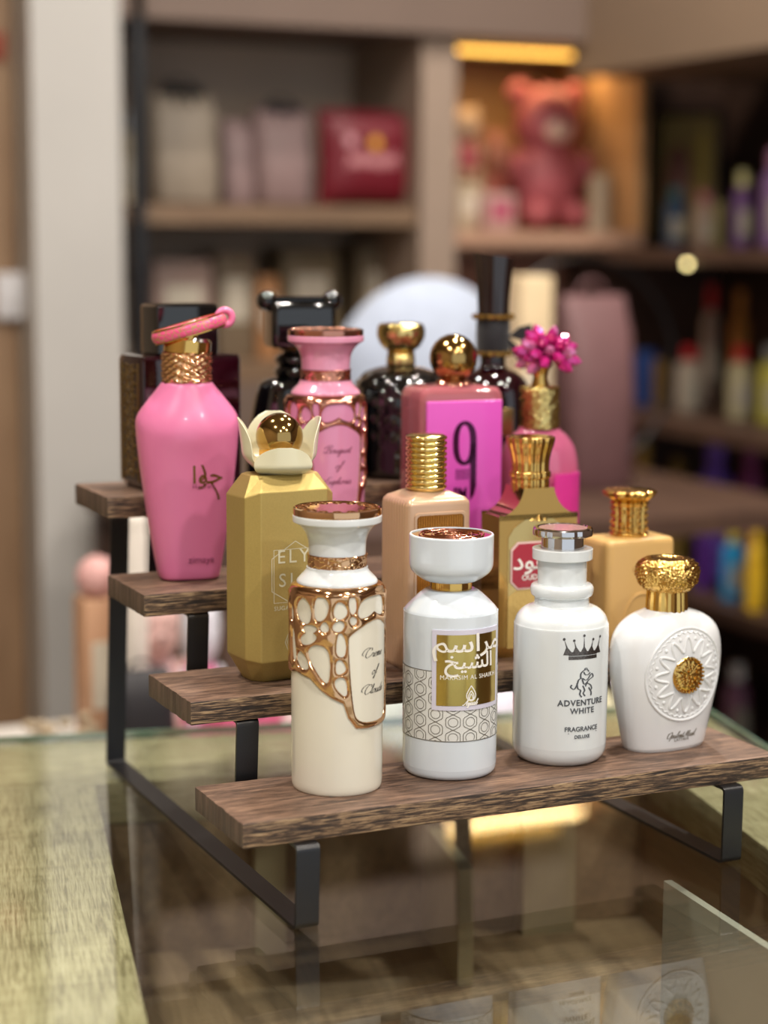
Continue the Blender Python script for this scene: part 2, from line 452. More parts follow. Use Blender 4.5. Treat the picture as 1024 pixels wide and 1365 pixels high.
cb('side_panel', INNER, U0-0.02, U0-0.001, V0, V1, -0.895, zf-0.036, smooth=False)
cb('side_panel', INNER, U1+0.001, U1+0.02, V0, V1, -0.895, zf-0.036, smooth=False)
cb('cabinet_floor', INNER, U0-0.02, U1+0.02, V0, V1, -0.17, -0.15, smooth=False)
cb('front_panel', OAK_X, UL, UR, V0-0.02, V0, -0.895, zf-0.036, smooth=False)
cb('rear_panel', OAK_X, UL, UR, VR-0.02, VR, -0.895, zf-0.036, smooth=False)
cb('divider', mat('cream_board', '#b8a98c', 0.5, var=0.15, vscale=30), 0.205, 0.217, 0.25, 0.369, -0.15, zf-0.05, smooth=False)
cb('divider', mat('cream_board', '#b8a98c'), 0.285, 0.33, 0.345, 0.369, -0.15, zf-0.05, smooth=False)
cb('divider', mat('cream_board', '#b8a98c'), 0.06, 0.085, 0.345, 0.369, -0.15, zf-0.05, smooth=False)
gt = cb('glass_top', glass_sheet('counter_glass', '#f5f8f4', 1.5), UL-0.004, UR+0.004, V0-0.01, VR+0.004, -GT, 0.0, smooth=False)
# greenish polished edges of the pane
EDGE = mat('glass_edge', '#8fb9a8', 0.15, trans=0.3, spec=0.8)
cb('glass_edge', EDGE, UL-0.004, UR+0.004, VR+0.0042, VR+0.0052, -GT, 0.0, smooth=False)
cb('glass_edge', EDGE, UR+0.0042, UR+0.0052, V0-0.01, VR+0.004, -GT, 0.0, smooth=False)
gp = G().box((0, 0, 0), (0.006, 0.34, 0.135), rz=math.radians(-4.5)).out('acrylic_panel', mat('grey_acrylic', '#a9a69f', 0.25, var=0.1, vscale=12), smooth=False)
gp.location = (0.306, -0.160, -0.0805)
tag(gp, 'grey sheet standing upright inside the glass counter at its right', 'panel')

# ------------------------------------------------------------------ the tiered stand
stand = thing('tiered_stand', 'four-tier display stand of dark walnut planks on black flat-bar frames', 'stand', (0, 0, 0))
ZT = [0.06970, 0.12330, 0.17700, 0.23434]; YF = [0.0001, 0.10233, 0.20645, 0.29963]; X0 = [0.0023, 0.0040, 0.0058, 0.0077]
TH, DP, LEN = 0.01602, 0.0903, 0.400
for i in range(4):
    rr = random.Random(i)
    # eased edges with a few notches on the left end, as sawn
    n = 26
    ring = []
    nx = 60
    v = []; f = []
    bm = bmesh.new(); bmesh.ops.create_cube(bm, size=1)
    for q in bm.verts: q.co = Vector((q.co.x*LEN, q.co.y*DP, q.co.z*TH))
    bmesh.ops.bevel(bm, geom=list(bm.edges), offset=0.0012, segments=2, profile=0.6, affect='EDGES')
    bmesh.ops.subdivide_edges(bm, edges=[e for e in bm.edges if abs((e.verts[0].co-e.verts[1].co).x) > 0.1], cuts=70)
    bmesh.ops.subdivide_edges(bm, edges=[e for e in bm.edges if abs((e.verts[0].co-e.verts[1].co).y) > 0.05], cuts=40)
    for q in bm.verts:
        nz = noise.noise(Vector((q.co.x*14+i*9, q.co.y*60, q.co.z*20+i)))
        if abs(abs(q.co.y)-DP/2) < 0.003: q.co.y += 0.0006*noise.noise(Vector((q.co.x*90, i*3.1, q.co.z*50)))
        if q.co.x < -LEN/2+0.003: q.co.x += 0.0012*abs(noise.noise(Vector((i*5.3, q.co.y*150, 0.5))))+0.0006*noise.noise(Vector((1, q.co.y*400, 2)))
    me = bpy.data.meshes.new('plank'); bm.to_mesh(me)
    for m in (PLANKTOP, PLANKEDGE, PLANKEND): me.materials.append(m)
    for p in me.polygons:
        nn = p.normal
        p.material_index = 0 if abs(nn.z) > 0.6 else (1 if abs(nn.y) > 0.6 else 2)
    me.shade_smooth(); me.set_sharp_from_angle(angle=math.radians(40))
    bm.free()
    o = bpy.data.objects.new('plank', me); COL.objects.link(o); o.parent = stand
    o.location = (X0[i]+LEN/2, YF[i]+DP/2, ZT[i]-TH/2)
WB, TB = 0.0156, 0.0021
def band(xl):
    """one zigzag flat bar: a centre line in YZ thickened by TB, width WB along X, rounded bends"""
    P = [(-0.0088, TB/2+0.0001)]
    zb = [z-TH for z in ZT]
    P += [(-0.0070, zb[0]-TB/2)]
    for k in range(1, 4):
        yr = YF[k]+0.0012
        P += [(yr, zb[k-1]-TB/2), (yr, zb[k]-TB/2)]
    P += [(0.4035, zb[3]-TB/2), (0.4035, TB/2+0.0001)]
    # bend rounding
    out = []
    n = len(P); R = 0.0035
    for k in range(n):
        a = Vector(P[k-1]); b = Vector(P[k]); c = Vector(P[(k+1) % n])
        d1 = (a-b); d2 = (c-b); r = min(R, d1.length*.45, d2.length*.45)
        p1 = b+d1.normalized()*r; p2 = b+d2.normalized()*r
        for j in range(6):
            t = j/5; out.append(p1*(1-t)**2+b*2*t*(1-t)+p2*t*t)
    m = len(out); v = []; f = []
    for k in range(m):
        t = (out[(k+1) % m]-out[k-1]).normalized(); nn = Vector((-t.y, t.x))
        for sgn in (-1, 1):
            q = out[k]+nn*sgn*TB/2
            for x in (0, WB):
                v.append((xl+0.0327*q.y+x, q.x, q.y))
    for k in range(m):
        j = (k+1) % m
        for a, b in ((0, 1), (1, 3), (3, 2), (2, 0)):
            f.append((k*4+a, k*4+b, j*4+b, j*4+a))
    return build('side_frame', v, f, BLACKMETAL, stand, sharp=40)
band(0.0337); band(0.400-0.0337-WB)

# ------------------------------------------------------------------ perfume bottles
# u = metres per unit of the drawing each bottle was measured in; heights are from its base
def bottle(label, loc, rz):
    return thing('perfume_bottle', label, 'perfume bottle', loc, math.radians(rz))
def PR(u, base, pts, k=5, ce=0.975):
    return smooth_prof([(r*u, max(0, (base-y))*u/ce) for r, y in pts], k)

# signed distance to smooth closed polygons, used for the openwork shells
def chaikin(p, n=2):
    p = np.array(p, float)
    for _ in range(n):
        q = np.roll(p, -1, 0); p = np.stack([p*.75+q*.25, p*.25+q*.75], 1).reshape(-1, 2)
    return p
def sdf(P, poly):
    a = poly; b = np.roll(poly, -1, 0); d = np.full(len(P), 1e9); ins = np.zeros(len(P), bool)
    for (ax, ay), (bx, by) in zip(a, b):
        ex, ey = bx-ax, by-ay; wx, wy = P[:, 0]-ax, P[:, 1]-ay
        t = np.clip((wx*ex+wy*ey)/(ex*ex+ey*ey+1e-12), 0, 1)
        d = np.minimum(d, (wx-t*ex)**2+(wy-t*ey)**2)
        c = (ay > P[:, 1]) != (by > P[:, 1])
        with np.errstate(divide='ignore', invalid='ignore'):
            ins ^= c & (P[:, 0] < ax+(P[:, 1]-ay)*ex/(ey if abs(ey) > 1e-12 else 1e-12))
    d = np.sqrt(d); return np.where(ins, -d, d)

# openwork of the vase-shaped bottles. Traced flat: x,y as seen; unrolled to angle and level.
HOLES = [
 [(80,480),(108,448),(140,490),(136,552),(110,555),(85,525)],
 [(160,465),(185,448),(216,475),(210,520),(187,547),(160,540)],
 [(245,500),(262,472),(290,488),(298,520),(270,542),(245,530)],
 [(310,458),(332,452),(337,500),(325,522),(313,500)],
 [(348,505),(372,458),(432,440),(438,470),(402,520),(358,537)],
 [(185,572),(200,553),(216,572),(212,592),(188,588)],
 [(240,565),(268,550),(287,565),(268,592),(240,585)],
 [(96,612),(125,598),(158,603),(162,622),(130,642),(100,638)],
 [(106,572),(138,566),(168,578),(150,594),(118,594)],
 [(130,662),(165,648),(210,662),(222,720),(216,804),(195,792),(160,742),(136,702)],
 [(262,608),(275,602),(291,640),(288,692),(264,692),(254,670)],
 [(254,720),(270,708),(292,740),(286,757),(254,767)],
 [(248,795),(270,783),(292,790),(299,862),(265,837),(250,815)],
 [(78,690),(94,668),(120,700),(132,742),(98,742)],
 [(60,560),(72,600),(78,690),(66,720),(58,640)],
 [(312,545),(325,533),(342,548),(326,566)],
 [(54,470),(66,490),(66,545),(55,535)]]
def unroll(x, y, ax=255.0, R=208.0, el=44.0):
    ph = math.asin(max(-.999, min(.999, (x-ax)/R)))
    return ph, y-el*math.cos(ph)
PANEL_C = math.radians(52)
def build_openwork():
    R = 208.0
    K = R                      # arc length units
    hol = []
    for h in HOLES:
        q = chaikin([unroll(x, y) for x, y in h], 2); q[:, 0] *= K
        # keep narrow holes near the silhouette from stretching round the back
        hol.append(q)
    mir = []
    for q in hol:
        m = q.copy(); m[:, 0] = 2*PANEL_C*K-m[:, 0]; mir.append(m)
    sh = []
    for q in hol[:5]+hol[7:10]:
        m = q.copy(); m[:, 0] = m[:, 0]+math.radians(208)*K; sh.append(m)
    pan = chaikin([(math.radians(a)*K, y) for a, y in [(13.5,590),(17,560),(52,500),(87,560),(90.5,590),(84,880),(76,925),(52,932),(28,925),(20,880)]], 2)
    low = [(-180,740),(-140,700),(-100,750),(-80,742),(-58,730),(-34,748),(-20,790),(-6,822),(8,845),(14,905),(24,950),(40,956),(64,956),(80,950),(90,905),(96,845),(110,822),(124,790),(138,748),(160,730),(180,740)]
    lowa = np.array([(math.radians(a)*K, y) for a, y in low])
    nph, nz = 560, 250
    y0, y1 = 396.0, 962.0
    ph = np.linspace(-PI, PI, nph, endpoint=False); yy = np.linspace(y0, y1, nz)
    A, Y = np.meshgrid(ph*K, yy); P = np.stack([A.ravel(), Y.ravel()], 1)
    bottom = np.interp(P[:, 0], lowa[:, 0], lowa[:, 1])
    d = (bottom-P[:, 1])*0.8
    d = np.minimum(d, P[:, 1]-y0+30)
    per = 2*PI*K
    for q in hol+mir+sh+[pan]:
        for o_ in (-per, 0, per):
            qq = q+np.array([o_, 0])
            if qq[:, 0].max() < -per/2-60 or qq[:, 0].min() > per/2+60: continue
            d = np.minimum(d, sdf(P, qq)-(0 if q is pan else 5.0))
    return P, d, nph, nz, pan, K
OW = build_openwork()
def openwork_mesh(name, m, parent, u, R0, rise, base_y, ce=0.975):
    """u: metres per traced unit; R0 surface radius of the glass below"""
    P, d, nph, nz, pan, K = OW
    w = 13.0
    t = np.clip(d/w, 0, 1)
    h = np.where(d > 0, np.sqrt(np.clip(1-(1-t)**2, 0, 1))*rise, -np.clip(-d, 0, 6)*u*0.8)
    rip = np.array([noise.noise(Vector((x*.02, y*.02, 3.3))) for x, y in P[::1]])
    h = np.where(d > 2, h*(0.86+0.25*rip), h)
    a = P[:, 0]/K; z = (base_y-P[:, 1])*u/ce; r = R0+h-np.clip((396+20-P[:, 1])/20, 0, 1)**2*3.2*u/0.3125
    v = np.stack([np.sin(a)*r, -np.cos(a)*r, z], 1)
    keep = (d > -4).reshape(nz, nph); f = []
    for i in range(nz-1):
        for k in range(nph):
            k2 = (k+1) % nph
            if keep[i, k] or keep[i+1, k] or keep[i, k2] or keep[i+1, k2]:
                f.append((i*nph+k, (i+1)*nph+k, (i+1)*nph+k2, i*nph+k2))
    # drop unused vertices
    used = sorted({i for q in f for i in q}); mp = {o_: n for n, o_ in enumerate(used)}
    return build(name, v[used], [tuple(mp[i] for i in q) for q in f], m, parent, sharp=80)
def panel_mesh(name, m, parent, u, R1, base_y, ce=0.975):
    pan = OW[4]; K = OW[5]
    c = pan.mean(0); v = []; f = []; n = len(pan); rings = 14
    for j in range(rings+1):
        t = j/rings
        for p in pan:
            q = c+(p-c)*t*1.02; a = q[0]/K; r = R1
            v.append((math.sin(a)*r, -math.cos(a)*r, (base_y-q[1])*u/ce))
    for j in range(rings):
        for k in range(n): f.append((j*n+k, j*n+(k+1) % n, (j+1)*n+(k+1) % n, (j+1)*n+k))
    return build(name, v, f, m, parent, sharp=80)

def vase_bottle(label, loc, rz, u, glass, metal, cream, ink, words, axis_R=1.0, topdisc=None):
    """openwork bottle; u = metres per photo unit (0.3125 of a traced unit)"""
    t = bottle(label, loc, rz)
    B = 1045.6
    def lv(y): return (B-y)*u/0.975
    g = G().lathe(PR(u, B, [(53,1048),(58,1046),(60,1041),(60.5,1034),(60.5,1034),(60.8,900),(61,800),(60,789),(57,784)]), 120)
    g.out('body', glass, t)
    G().lathe(PR(u, B, [(52,789),(61,788.5),(63,787),(62.6,784),(59,779.5),(52,777)], 4), 120).out('shoulder_ring', metal, t)
    G().lathe(PR(u, B, [(53.5,779),(53,775),(50,771),(44,765),(41,761),(40.5,758),(40.5,758),(38,757)]), 100).out('neck_cone', cream, t)
    def dv(a, z, r): return 0.9*u*max(0, 1-6*abs(noise.voronoi(Vector((math.sin(a)*5, math.cos(a)*5, z/u*.14)))[0][1]-noise.voronoi(Vector((math.sin(a)*5, math.cos(a)*5, z/u*.14)))[0][0]))
    G().lathe([(r*u, lv(y)) for r, y in [(38,760.5),(38.8,760.5),(39.6,759.5)]+[(38.3,758-k*.7) for k in range(22)]+[(39.6,742),(38.8,741),(37,741)]], 220, disp=dv).out('neck_ring', metal, t)
    G().lathe(PR(u, B, [(37.5,742),(37.8,732),(39,722),(42.5,713),(49,705),(56,700.5),(58,699.3),(58,699.3),(58.6,698.6),(58.6,691.5),(57,690.5)]), 120).out('cap', cream, t)
    G().lathe(PR(u, B, [(57.2,690.5),(58,690),(58.2,685),(57.8,682),(57.8,682),(55.5,681),(55.5,681),(54,682.5),(54,682.5)]), 120).out('cap_rim', metal, t)
    G().lathe([(0, lv(683.0)), (54.5*u, lv(683.0))], 64, capb=False, capt=False).out('cap_inlay', topdisc or cream, t)
    # filigree on the lid
    g = G()
    for k in range(16):
        a = 2*PI*k/16; r1 = 47*u
        pts = [((r1+7*u*math.cos(b*PI/8))*math.cos(a+0.12*math.sin(b*PI/8)), (r1+7*u*math.cos(b*PI/8))*math.sin(a+0.12*math.sin(b*PI/8)), lv(682.3)) for b in range(16)]
        g.tube(pts, 0.9*u, 6, closed=True)
    g.out('lid_filigree', metal, t)
    tu = u*0.3125; by = (B-660)/0.3125
    openwork_mesh('openwork_shell', metal, t, tu, 60.9*u, 4.4*u, by)
    panel_mesh('label_panel', glass, t, tu, 62.6*u, by)
    g = G()
    for w, y, xh, cx in words:
        script_word(g, w, xh*u, cyl_map(PANEL_C, 62.65*u, 0), cx=cx*u, cy=lv(y), w=1.0*u, sx=1.2)
    g.out('lettering', ink, t, smooth=False)
    return t

CREAMW = mat('cream_lacquer', '#e6e2d2', 0.14, coat=0.6, var=0.02)
WHITEG = mat('white_lacquer', '#dfe4e6', 0.13, coat=0.6, var=0.02)
INK = mat('dark_ink', '#3a3836', 0.5)
U = 0.4951e-3
vase_bottle('creamy white bottle wrapped in rose-gold openwork, front tier left end', (0.0901, 0.0571, 0.0698), -23.2, U,
            CREAMW, ROSE, WHITEG, INK, [('Creme', 867, 5.3, 0), ('of', 890, 5.3, 0), ('Clouds', 914, 5.3, 0)], topdisc=mat('pinkish_inlay', '#d9b9b4', 0.2, 0.4))
vase_bottle('pastel pink bottle wrapped in copper openwork, third tier behind the flower-capped gold bottle', (0.1659, 0.2564, 0.1771), -22.8-33, 0.4951e-3*0.985,
            mat('pink_lacquer', '#dd8fb4', 0.16, coat=0.5, var=0.02), COPPER, mat('pale_pink_lacquer', '#e79dba', 0.15, coat=0.5), mat('plum_ink', '#7c3a58', 0.5),
            [('Bouquet', 862, 5.2, 0), ('of', 885, 5, 0), ('Euphoria', 908, 4.8, 0)], topdisc=mat('pale_pink_lacquer', ''))

# ---- white bottle with the gold arabic label
U = 0.5099e-3; B = 1025.2
t = bottle('white cylinder bottle with gold Arabic label and hexagon-patterned band, front tier', (0.1745, 0.0601, 0.0698), -1.5)
WB2 = mat('bluish_white_lacquer', '#d9e2ea', 0.14, coat=0.6, var=0.02)
G().lathe(PR(U, B, [(50,1026),(57,1024.5),(61,1020),(62.3,1012),(62.3,1012),(62.5,900),(62.6,822),(61.8,814),(59,809),(48,798),(38,789.5),(34,787),(31,786.2)]), 128).out('body', WB2, t)
G().lathe(PR(U, B, [(27,790),(27.5,784),(27.5,776)], 3), 64).out('neck_ring', GOLD, t)
G().lathe(PR(U, B, [(20,776.5),(33,775.5),(42,771),(51,764),(54.6,757),(55.4,748),(55.4,748),(55.6,722),(55.6,716.5),(54.6,715),(54.6,715),(52.5,715),(52.5,715),(52,718),(52,718)]), 128).out('cap', WB2, t)
def lv(y, b=B, u=U): return (b-y)*u/0.975
g = G().lathe([(0, lv(716.5)), (52.5*U, lv(716.5))], 64, capb=False, capt=False)
g.out('cap_inlay', GOLD, t)
g = G()
for k in range(5):
    g.tube([(r*U*math.cos(a*PI/20+k), r*U*math.sin(a*PI/20+k), lv(716)) for a in range(40) for r in [12+8*k+2*math.sin(a*PI/5+k)]], 1.0*U, 6, closed=True)
g.out('inlay_relief', COPPER, t)
# patterned band: all round except behind the label
g = G(); R1 = 62.75*U
y0b, y1b = 882.5, 972.5
fnb = cyl_map(0, R1, 0)
half = math.radians(47)
gb = G()
n = 120; v = []; f = []
for k in range(n+1):
    a = 2*PI*k/n
    for yq in (y0b, y1b): v.append((math.sin(a)*R1, -math.cos(a)*R1, lv(yq)))
for k in range(n): f.append((2*k, 2*k+1, 2*k+3, 2*k+2))
gb.add(v, f); gb.out('patterned_band', mat('band_paper', '#dfe0dc', 0.3, coat=0.3), t)
lines = G()
for yq in (y0b, y1b): ribbon(lines, [(R1*2*PI*k/120, lv(yq)) for k in range(121)], 1.0*U, fnb, pen=False, k=1)
px_ = 23.0; py_ = 20.0
ncol = round(2*PI*62.75/px_); px_ = 2*PI*62.75/ncol
for c_ in range(ncol):
    for r_ in range(5):
        cx = c_*px_; cy = y0b+5+r_*py_+(py_/2 if c_ % 2 else 0)
        if cy > y1b+9 or cy < y0b-9: continue
        for rad, wob, ww in ((5.8, 0, .8), (9.3, .5, .9)):
            pts = []
            for q in range(28):
                a = 2*PI*q/28; rr_ = rad+wob*math.cos(6*a)
                yq = cy+rr_*math.cos(a)
                if y0b+.6 < yq < y1b-.6: pts.append(((cx+rr_*1.08*math.sin(a))*U, lv(yq)))
                else:
                    if len(pts) > 1: ribbon(lines, pts, ww*U, fnb, pen=False, k=1)
                    pts = []
            if len(pts) == 28: pts.append(pts[0])
            if len(pts) > 1: ribbon(lines, pts, ww*U, fnb, pen=False, k=1)
lines.out('band_pattern', mat('pewter_ink', '#77736a', 0.4, 0.5), t, smooth=False)
# label: curved plate with a frame
def curved_plate(name, m, R, th, a0, a1, za, zb, parent, n=40):
    v = []; f = []
    for k in range(n+1):
        a = a0+(a1-a0)*k/n
        for r_, z_ in ((R, za), (R+th, za), (R+th, zb), (R, zb)): v.append((math.sin(a)*r_, -math.cos(a)*r_, z_))
    for k in range(n):
        for q in range(4): f.append((4*k+q, 4*k+(q+1) % 4, 4*k+4+(q+1) % 4, 4*k+4+q))
    f += [(0, 1, 2, 3), (4*n+3, 4*n+2, 4*n+1, 4*n)]
    return build(name, v, f, m, parent, sharp=30)
LC = 0
curved_plate('label_frame', mat('lilac_white', '#d6d3e4', 0.25, coat=0.3), R1, 1.2*U, -half, half, lv(932), lv(829), t)
curved_plate('gold_label', mat('label_gold', '#cdb368', 0.16, 1.0), R1, 1.6*U, -half+.10, half-.10, lv(926), lv(835), t)
g = G(); fl = cyl_map(0, R1+1.7*U, 0)
def put(body, size, y, sx=1.0, bold=0.0, space=1.0, g_=None, base=None, u=None, fn=None, cx=0, ex=0.00008):
    b_ = base or B; u_ = u or U; fn_ = fn or fl
    cyy = (b_-y)*u_/0.975
    v_, f_ = text_mesh(body, size*u_, lambda x, yy, z: fn_(x+cx*u_, yy+cyy, z), sx=sx, bold=bold, space=space, ex=ex)
    (g_ if g_ is not None else g).add(v_, f_)
put('\ufee2\ufeb3\ufe8d\ufeae\ufee3', 32, 847, sx=1.3, bold=0.0002)
put('\ufea6\ufef4\ufeb8\ufedf\ufe8d', 27, 870, sx=1.12, bold=0.0002)
put('MARASIM AL SHAIKH', 8.2, 889.5, sx=1.0, space=1.1)
script_word(g, 'Ayaab', 3.6*U, fl, cy=lv(925.5), w=1.1*U)
drop = [(0,16),(4.5,9),(6.5,3),(4.5,-2),(0,-4),(-4.5,-2),(-6.5,3),(-4.5,9)]
for s_ in (1, .62):
    ribbon(g, [(x*U*s_, lv(917)+(y+1)*U*s_) for x, y in drop+[drop[0]]], 1.4*U, fl, pen=False)
ribbon(g, [(-3*U, lv(918)), (0, lv(911)), (3*U, lv(918))], 1.3*U, fl, pen=False)
g.out('lettering', mat('white_ink', '#f4f1ea', 0.35), t, smooth=False)

# ---- ADVENTURE WHITE
U = 0.5234e-3; B = 1007.9
t = bottle('white apothecary-shaped bottle with silver disc cap and printed crown, front tier', (0.2594, 0.0591, 0.0698), 0)
WB3 = mat('clean_white_lacquer', '#dee4e6', 0.13, coat=0.6, var=0.02)
G().lathe(PR(U, B, [(40,1009),(50,1008),(57,1003),(61,995),(62.3,985),(62.3,985),(62.6,900),(62.6,838),(61.5,829),(58,820),(50,812),(40,807.5),(36.5,806),(36,803),(36,797),(37,794)]), 128).out('body', WB3, t)
G().lathe(PR(U, B, [(36,796),(40,794),(41.5,789),(41.3,784),(39,780.5),(35,779.5)]), 96).out('neck_roll', WB3, t)
G().lathe(PR(U, B, [(31,781),(32.3,780),(32.3,780),(32.3,748),(32.3,748)], 3), 96).out('collar', WB3, t)
G().lathe(PR(U, B, [(31,748),(38.6,747.5),(39.6,746),(39.6,746),(39.8,735),(39.8,735),(38.8,733.5),(30,733)]), 96).out('flange', WB3, t)
G().lathe(PR(U, B, [(27,734),(28,733),(28,733),(28,717),(28,717)], 3), 96).out('cap', CHROME, t)
# disc with a scalloped rim
prof = [(20,718),(37,717.5),(39.5,716.5),(40.2,713),(39.5,708.5),(37.5,707),(37.5,707),(34,706.5),(34,706.5),(33,708),(33,708),(0,708)]
G().lathe([(r*U, lv(y, B, U)) for r, y in prof], 96, disp=lambda a, z, r: (-1.8*U*max(0, math.cos(6*a))**6 if r > 30*U else 0)).out('cap_disc', CHROME, t)
G().lathe([(0, lv(707.4, B, U)), (32*U, lv(707.4, B, U))], 48, capb=False, capt=False).out('disc_inlay', mat('rosy_inlay', '#caa0a4', 0.2, 0.6), t)
fa = cyl_map(math.radians(-1.5), 62.7*U, 0)
g = G(); fl = fa
put('ADVENTURE', 11.0, 923, space=1.12, bold=0.00012); put('WHITE', 10.6, 933.5, space=1.1, bold=0.00010)
put('FRAGRANCE', 8.6, 957, space=1.0, bold=0.00005); put('DELUXE', 6.2, 967, space=1.0, bold=0.00004)
ribbon(g, [(-20*U, lv(962.3, B, U)), (24*U, lv(962.3, B, U))], .7*U, fa, pen=False, k=1)
g.out('lettering', mat('grey_print', '#4d5157', 0.4), t, smooth=False)
g = G()
cyy = lv(852, B, U)
def pts2(p, s=1.0, dy=0.0): return [(x*U*s, cyy+(y+dy)*U*s) for x, y in p]
for yb_, hh_ in ((-13, 4.5), (-7.5, 5)): ribbon(g, [((-21+k)*U, cyy+yb_*U) for k in range(43)], hh_*U, fa, pen=False, k=1)
peaks = [(-21,-7,-27,12),(-10,-7,-14,10),(0,-7,0,16),(10,-7,14,10),(21,-7,27,12)]
for bx, by, txx, ty in peaks:
    shape(g, pts2([(bx-7,by-2),(bx+7,by-2),(bx+1+(txx-bx)*.4,by+8),(txx,ty),(bx-1+(txx-bx)*.4,by+8)]), fa)
    shape(g, pts2([(txx+1.8*math.cos(k*PI/4), ty+1.8*math.sin(k*PI/4)) for k in range(8)]), fa, z=0.0003)
g.out('crown_print', mat('silver_print', '#77716f', 0.3, 0.85, var=0.5, vscale=900), t, smooth=False)
g = G(); cyy = lv(898, B, U)
for st in ([(-18,-4),(-13,-7),(-9,-1),(-7,5),(-2,7),(3,4),(7,6),(10,10)], [(10,10),(13,12),(15,8),(12,6),(8,4),(5,0),(3,-4)],
           [(-9,1),(-8,-6),(-4,-9),(-5,-14),(-2,-18)], [(-1,-3),(2,-9),(0,-13),(3,-17)], [(6,0),(11,-3),(13,-8),(10,-10)], [(8,-6),(12,-12),(12,-17)],
           [(-4,7),(-4,13),(0,17),(5,18),(8,15)], [(0,15),(3,11),(7,11),(10,14)], [(-2,6),(1,-1),(5,1)], [(-18,-4),(-16,-1)], [(1,18),(3,20),(6,19)]):
    ribbon(g, pts2(st), 1.7*U, fa)
g.out('horse_print', mat('grey_print', ''), t, smooth=False)

# ---- white flattened bottle with embossed medallion
U = 0.5364e-3; B = 991.9
t = bottle('white rounded bottle with embossed sun ring and nubbly gold cap, front tier right end', (0.3438, 0.0571, 0.0698), 6)
def lvm(y): return (991.9-y)*0.5364e-3/0.975
AB = [(991.9,59,34),(989,60.5,35.5),(985,61.5,36.5),(960,67,40),(930,74,44),(905,79.5,46.5),(885,82,47.5),(868,82.5,47.5),(852,80.5,46.5),(840,76,44.5),(830,68,41),(822,56,36.5),(817,44,31.5),(814,33,27.5),(812.5,27.5,25.5)]
def ab_at(y):
    for (ya, a1, b1), (yb, a2, b2) in zip(AB, AB[1:]):
        if ya >= y >= yb:
            q = (ya-y)/(ya-yb); return a1+(a2-a1)*q, b1+(b2-b1)*q
    return AB[-1][1:]
ABs = smooth_prof([(a, -y) for y, a, b in AB], 4); ABt = smooth_prof([(b, -y) for y, a, b in AB], 4)
PW = 2.35
rings = [sellipse(a*U, b*U, PW, 96, z=lvm(-y)) for (a, y), (b, _) in zip(ABs, ABt)]
WHITEM = mat('porcelain_white', '#e4e6e8', 0.12, coat=0.6, var=0.02)
G().loft(rings).out('body', WHITEM, t)
def surf(x, z, off=0.0):
    """front of the bottle at x (m), height z (m)"""
    y = 991.9-z/U*0.975
    a, b = ab_at(y); a *= U; b *= U
    q = max(0.0, 1-abs(x/a)**PW)**(1/PW)
    return (x, -b*q-off, z)
ZC = lvm(891)
RR = 60*U
g = G()
def ringpts(r, n=120, wob=0, kk=0, off=0.0):
    return [surf((r+wob*math.cos(kk*a*2*PI/n))*math.sin(a*2*PI/n), ZC+(r+wob*math.cos(kk*a*2*PI/n))*1.02*math.cos(a*2*PI/n), off) for a in range(n)]
g.tube(ringpts(RR), 1.9*U, 8, closed=True)
g.tube(ringpts(RR-5*U, 200, 1.2*U, 40), 1.1*U, 6, closed=True)
g.out('embossed_ring', WHITEM, t)
g = G().tube(ringpts(40*U, 200, 9*U, 12, -0.2*U), 2.1*U, 8, closed=True)
g.out('embossed_sun', WHITEM, t)
g = G()
for k in range(12):
    a = 2*PI*(k+.5)/12; g.ball(surf(48.5*U*math.sin(a), ZC+48.5*U*math.cos(a)), 2.7*U, 12, (1, .6, 1))
for k in range(44):
    a = 2*PI*k/44; g.ball(surf((RR+0*U)*math.sin(a), ZC+(RR)*1.02*math.cos(a), 1.2*U), 1.5*U, 8, (1, .7, 1))
g.out('embossed_bead', WHITEM, t)
bp = surf(0, ZC)
g = G().lathe([(0, 5*U), (18*U, 5*U), (22*U, 3.5*U), (24.5*U, 1*U), (24.5*U, -3*U)][::-1], 64, rot=Matrix.Rotation(PI/2, 3, 'X'), capb=False, capt=False)
g.v = [(x, y-1.5*U*noise.noise(Vector((x*700, 0, z*700)))-1.2*U*noise.noise(Vector((x*1500, 4, z*1500))), z) for x, y, z in g.v]
for k in range(26):
    a = 2*PI*k/26; g.ball((22.5*U*math.sin(a), -5.0*U, 22.5*U*math.cos(a)), 1.9*U, 8)
for k in range(14):
    a = 2*PI*k/14; g.ball((14*U*math.sin(a), -5.5*U, 14*U*math.cos(a)), 2.2*U, 8)
for k in range(9): g.ball((rnd.uniform(-8, 8)*U, -6*U, rnd.uniform(-9, 9)*U), 2.6*U, 8)
g.out('medallion', GOLD, t, loc=(0, bp[1]+1.0*U, ZC))
g = G(); fs = lambda x, y, z: surf(x, y, z+0.0001)
script_word(g, 'Opulent Musk', 4.0*U, fs, cy=lvm(974), w=1.0*U, shear=.5)
v_, f_ = text_mesh('LATTAFA', 5.4*U, lambda x, y, z: surf(x, y+lvm(981)+.0022, z+.0001), space=1.1); g.add(v_, f_)
g.out('lettering', mat('gold_grey_print', '#8d8a80', 0.35, 0.5), t, smooth=False)
G().lathe([(27*U, lvm(818)), (27.3*U, lvm(812)), (26.5*U, lvm(795)), (25.5*U, lvm(784))], 80, disp=lambda a, z, r: (.8*U*math.cos(20*a))).out('cap_collar', GOLD, t)
def lump(a, z, r):
    if r < 20*U: k_ = .5
    else: k_ = 1
    p = Vector((math.sin(a)*r*420, math.cos(a)*r*420, z*420)); vv = noise.voronoi(p)[0]
    return k_*U*(3.4*min(1, (vv[1]-vv[0])*1.6)-1.6)
prof = smooth_prof([(25,789),(31,786),(38,779),(41.5,770),(42,762),(39.5,754),(33,748),(24,746),(12,748),(0,749)], 8)
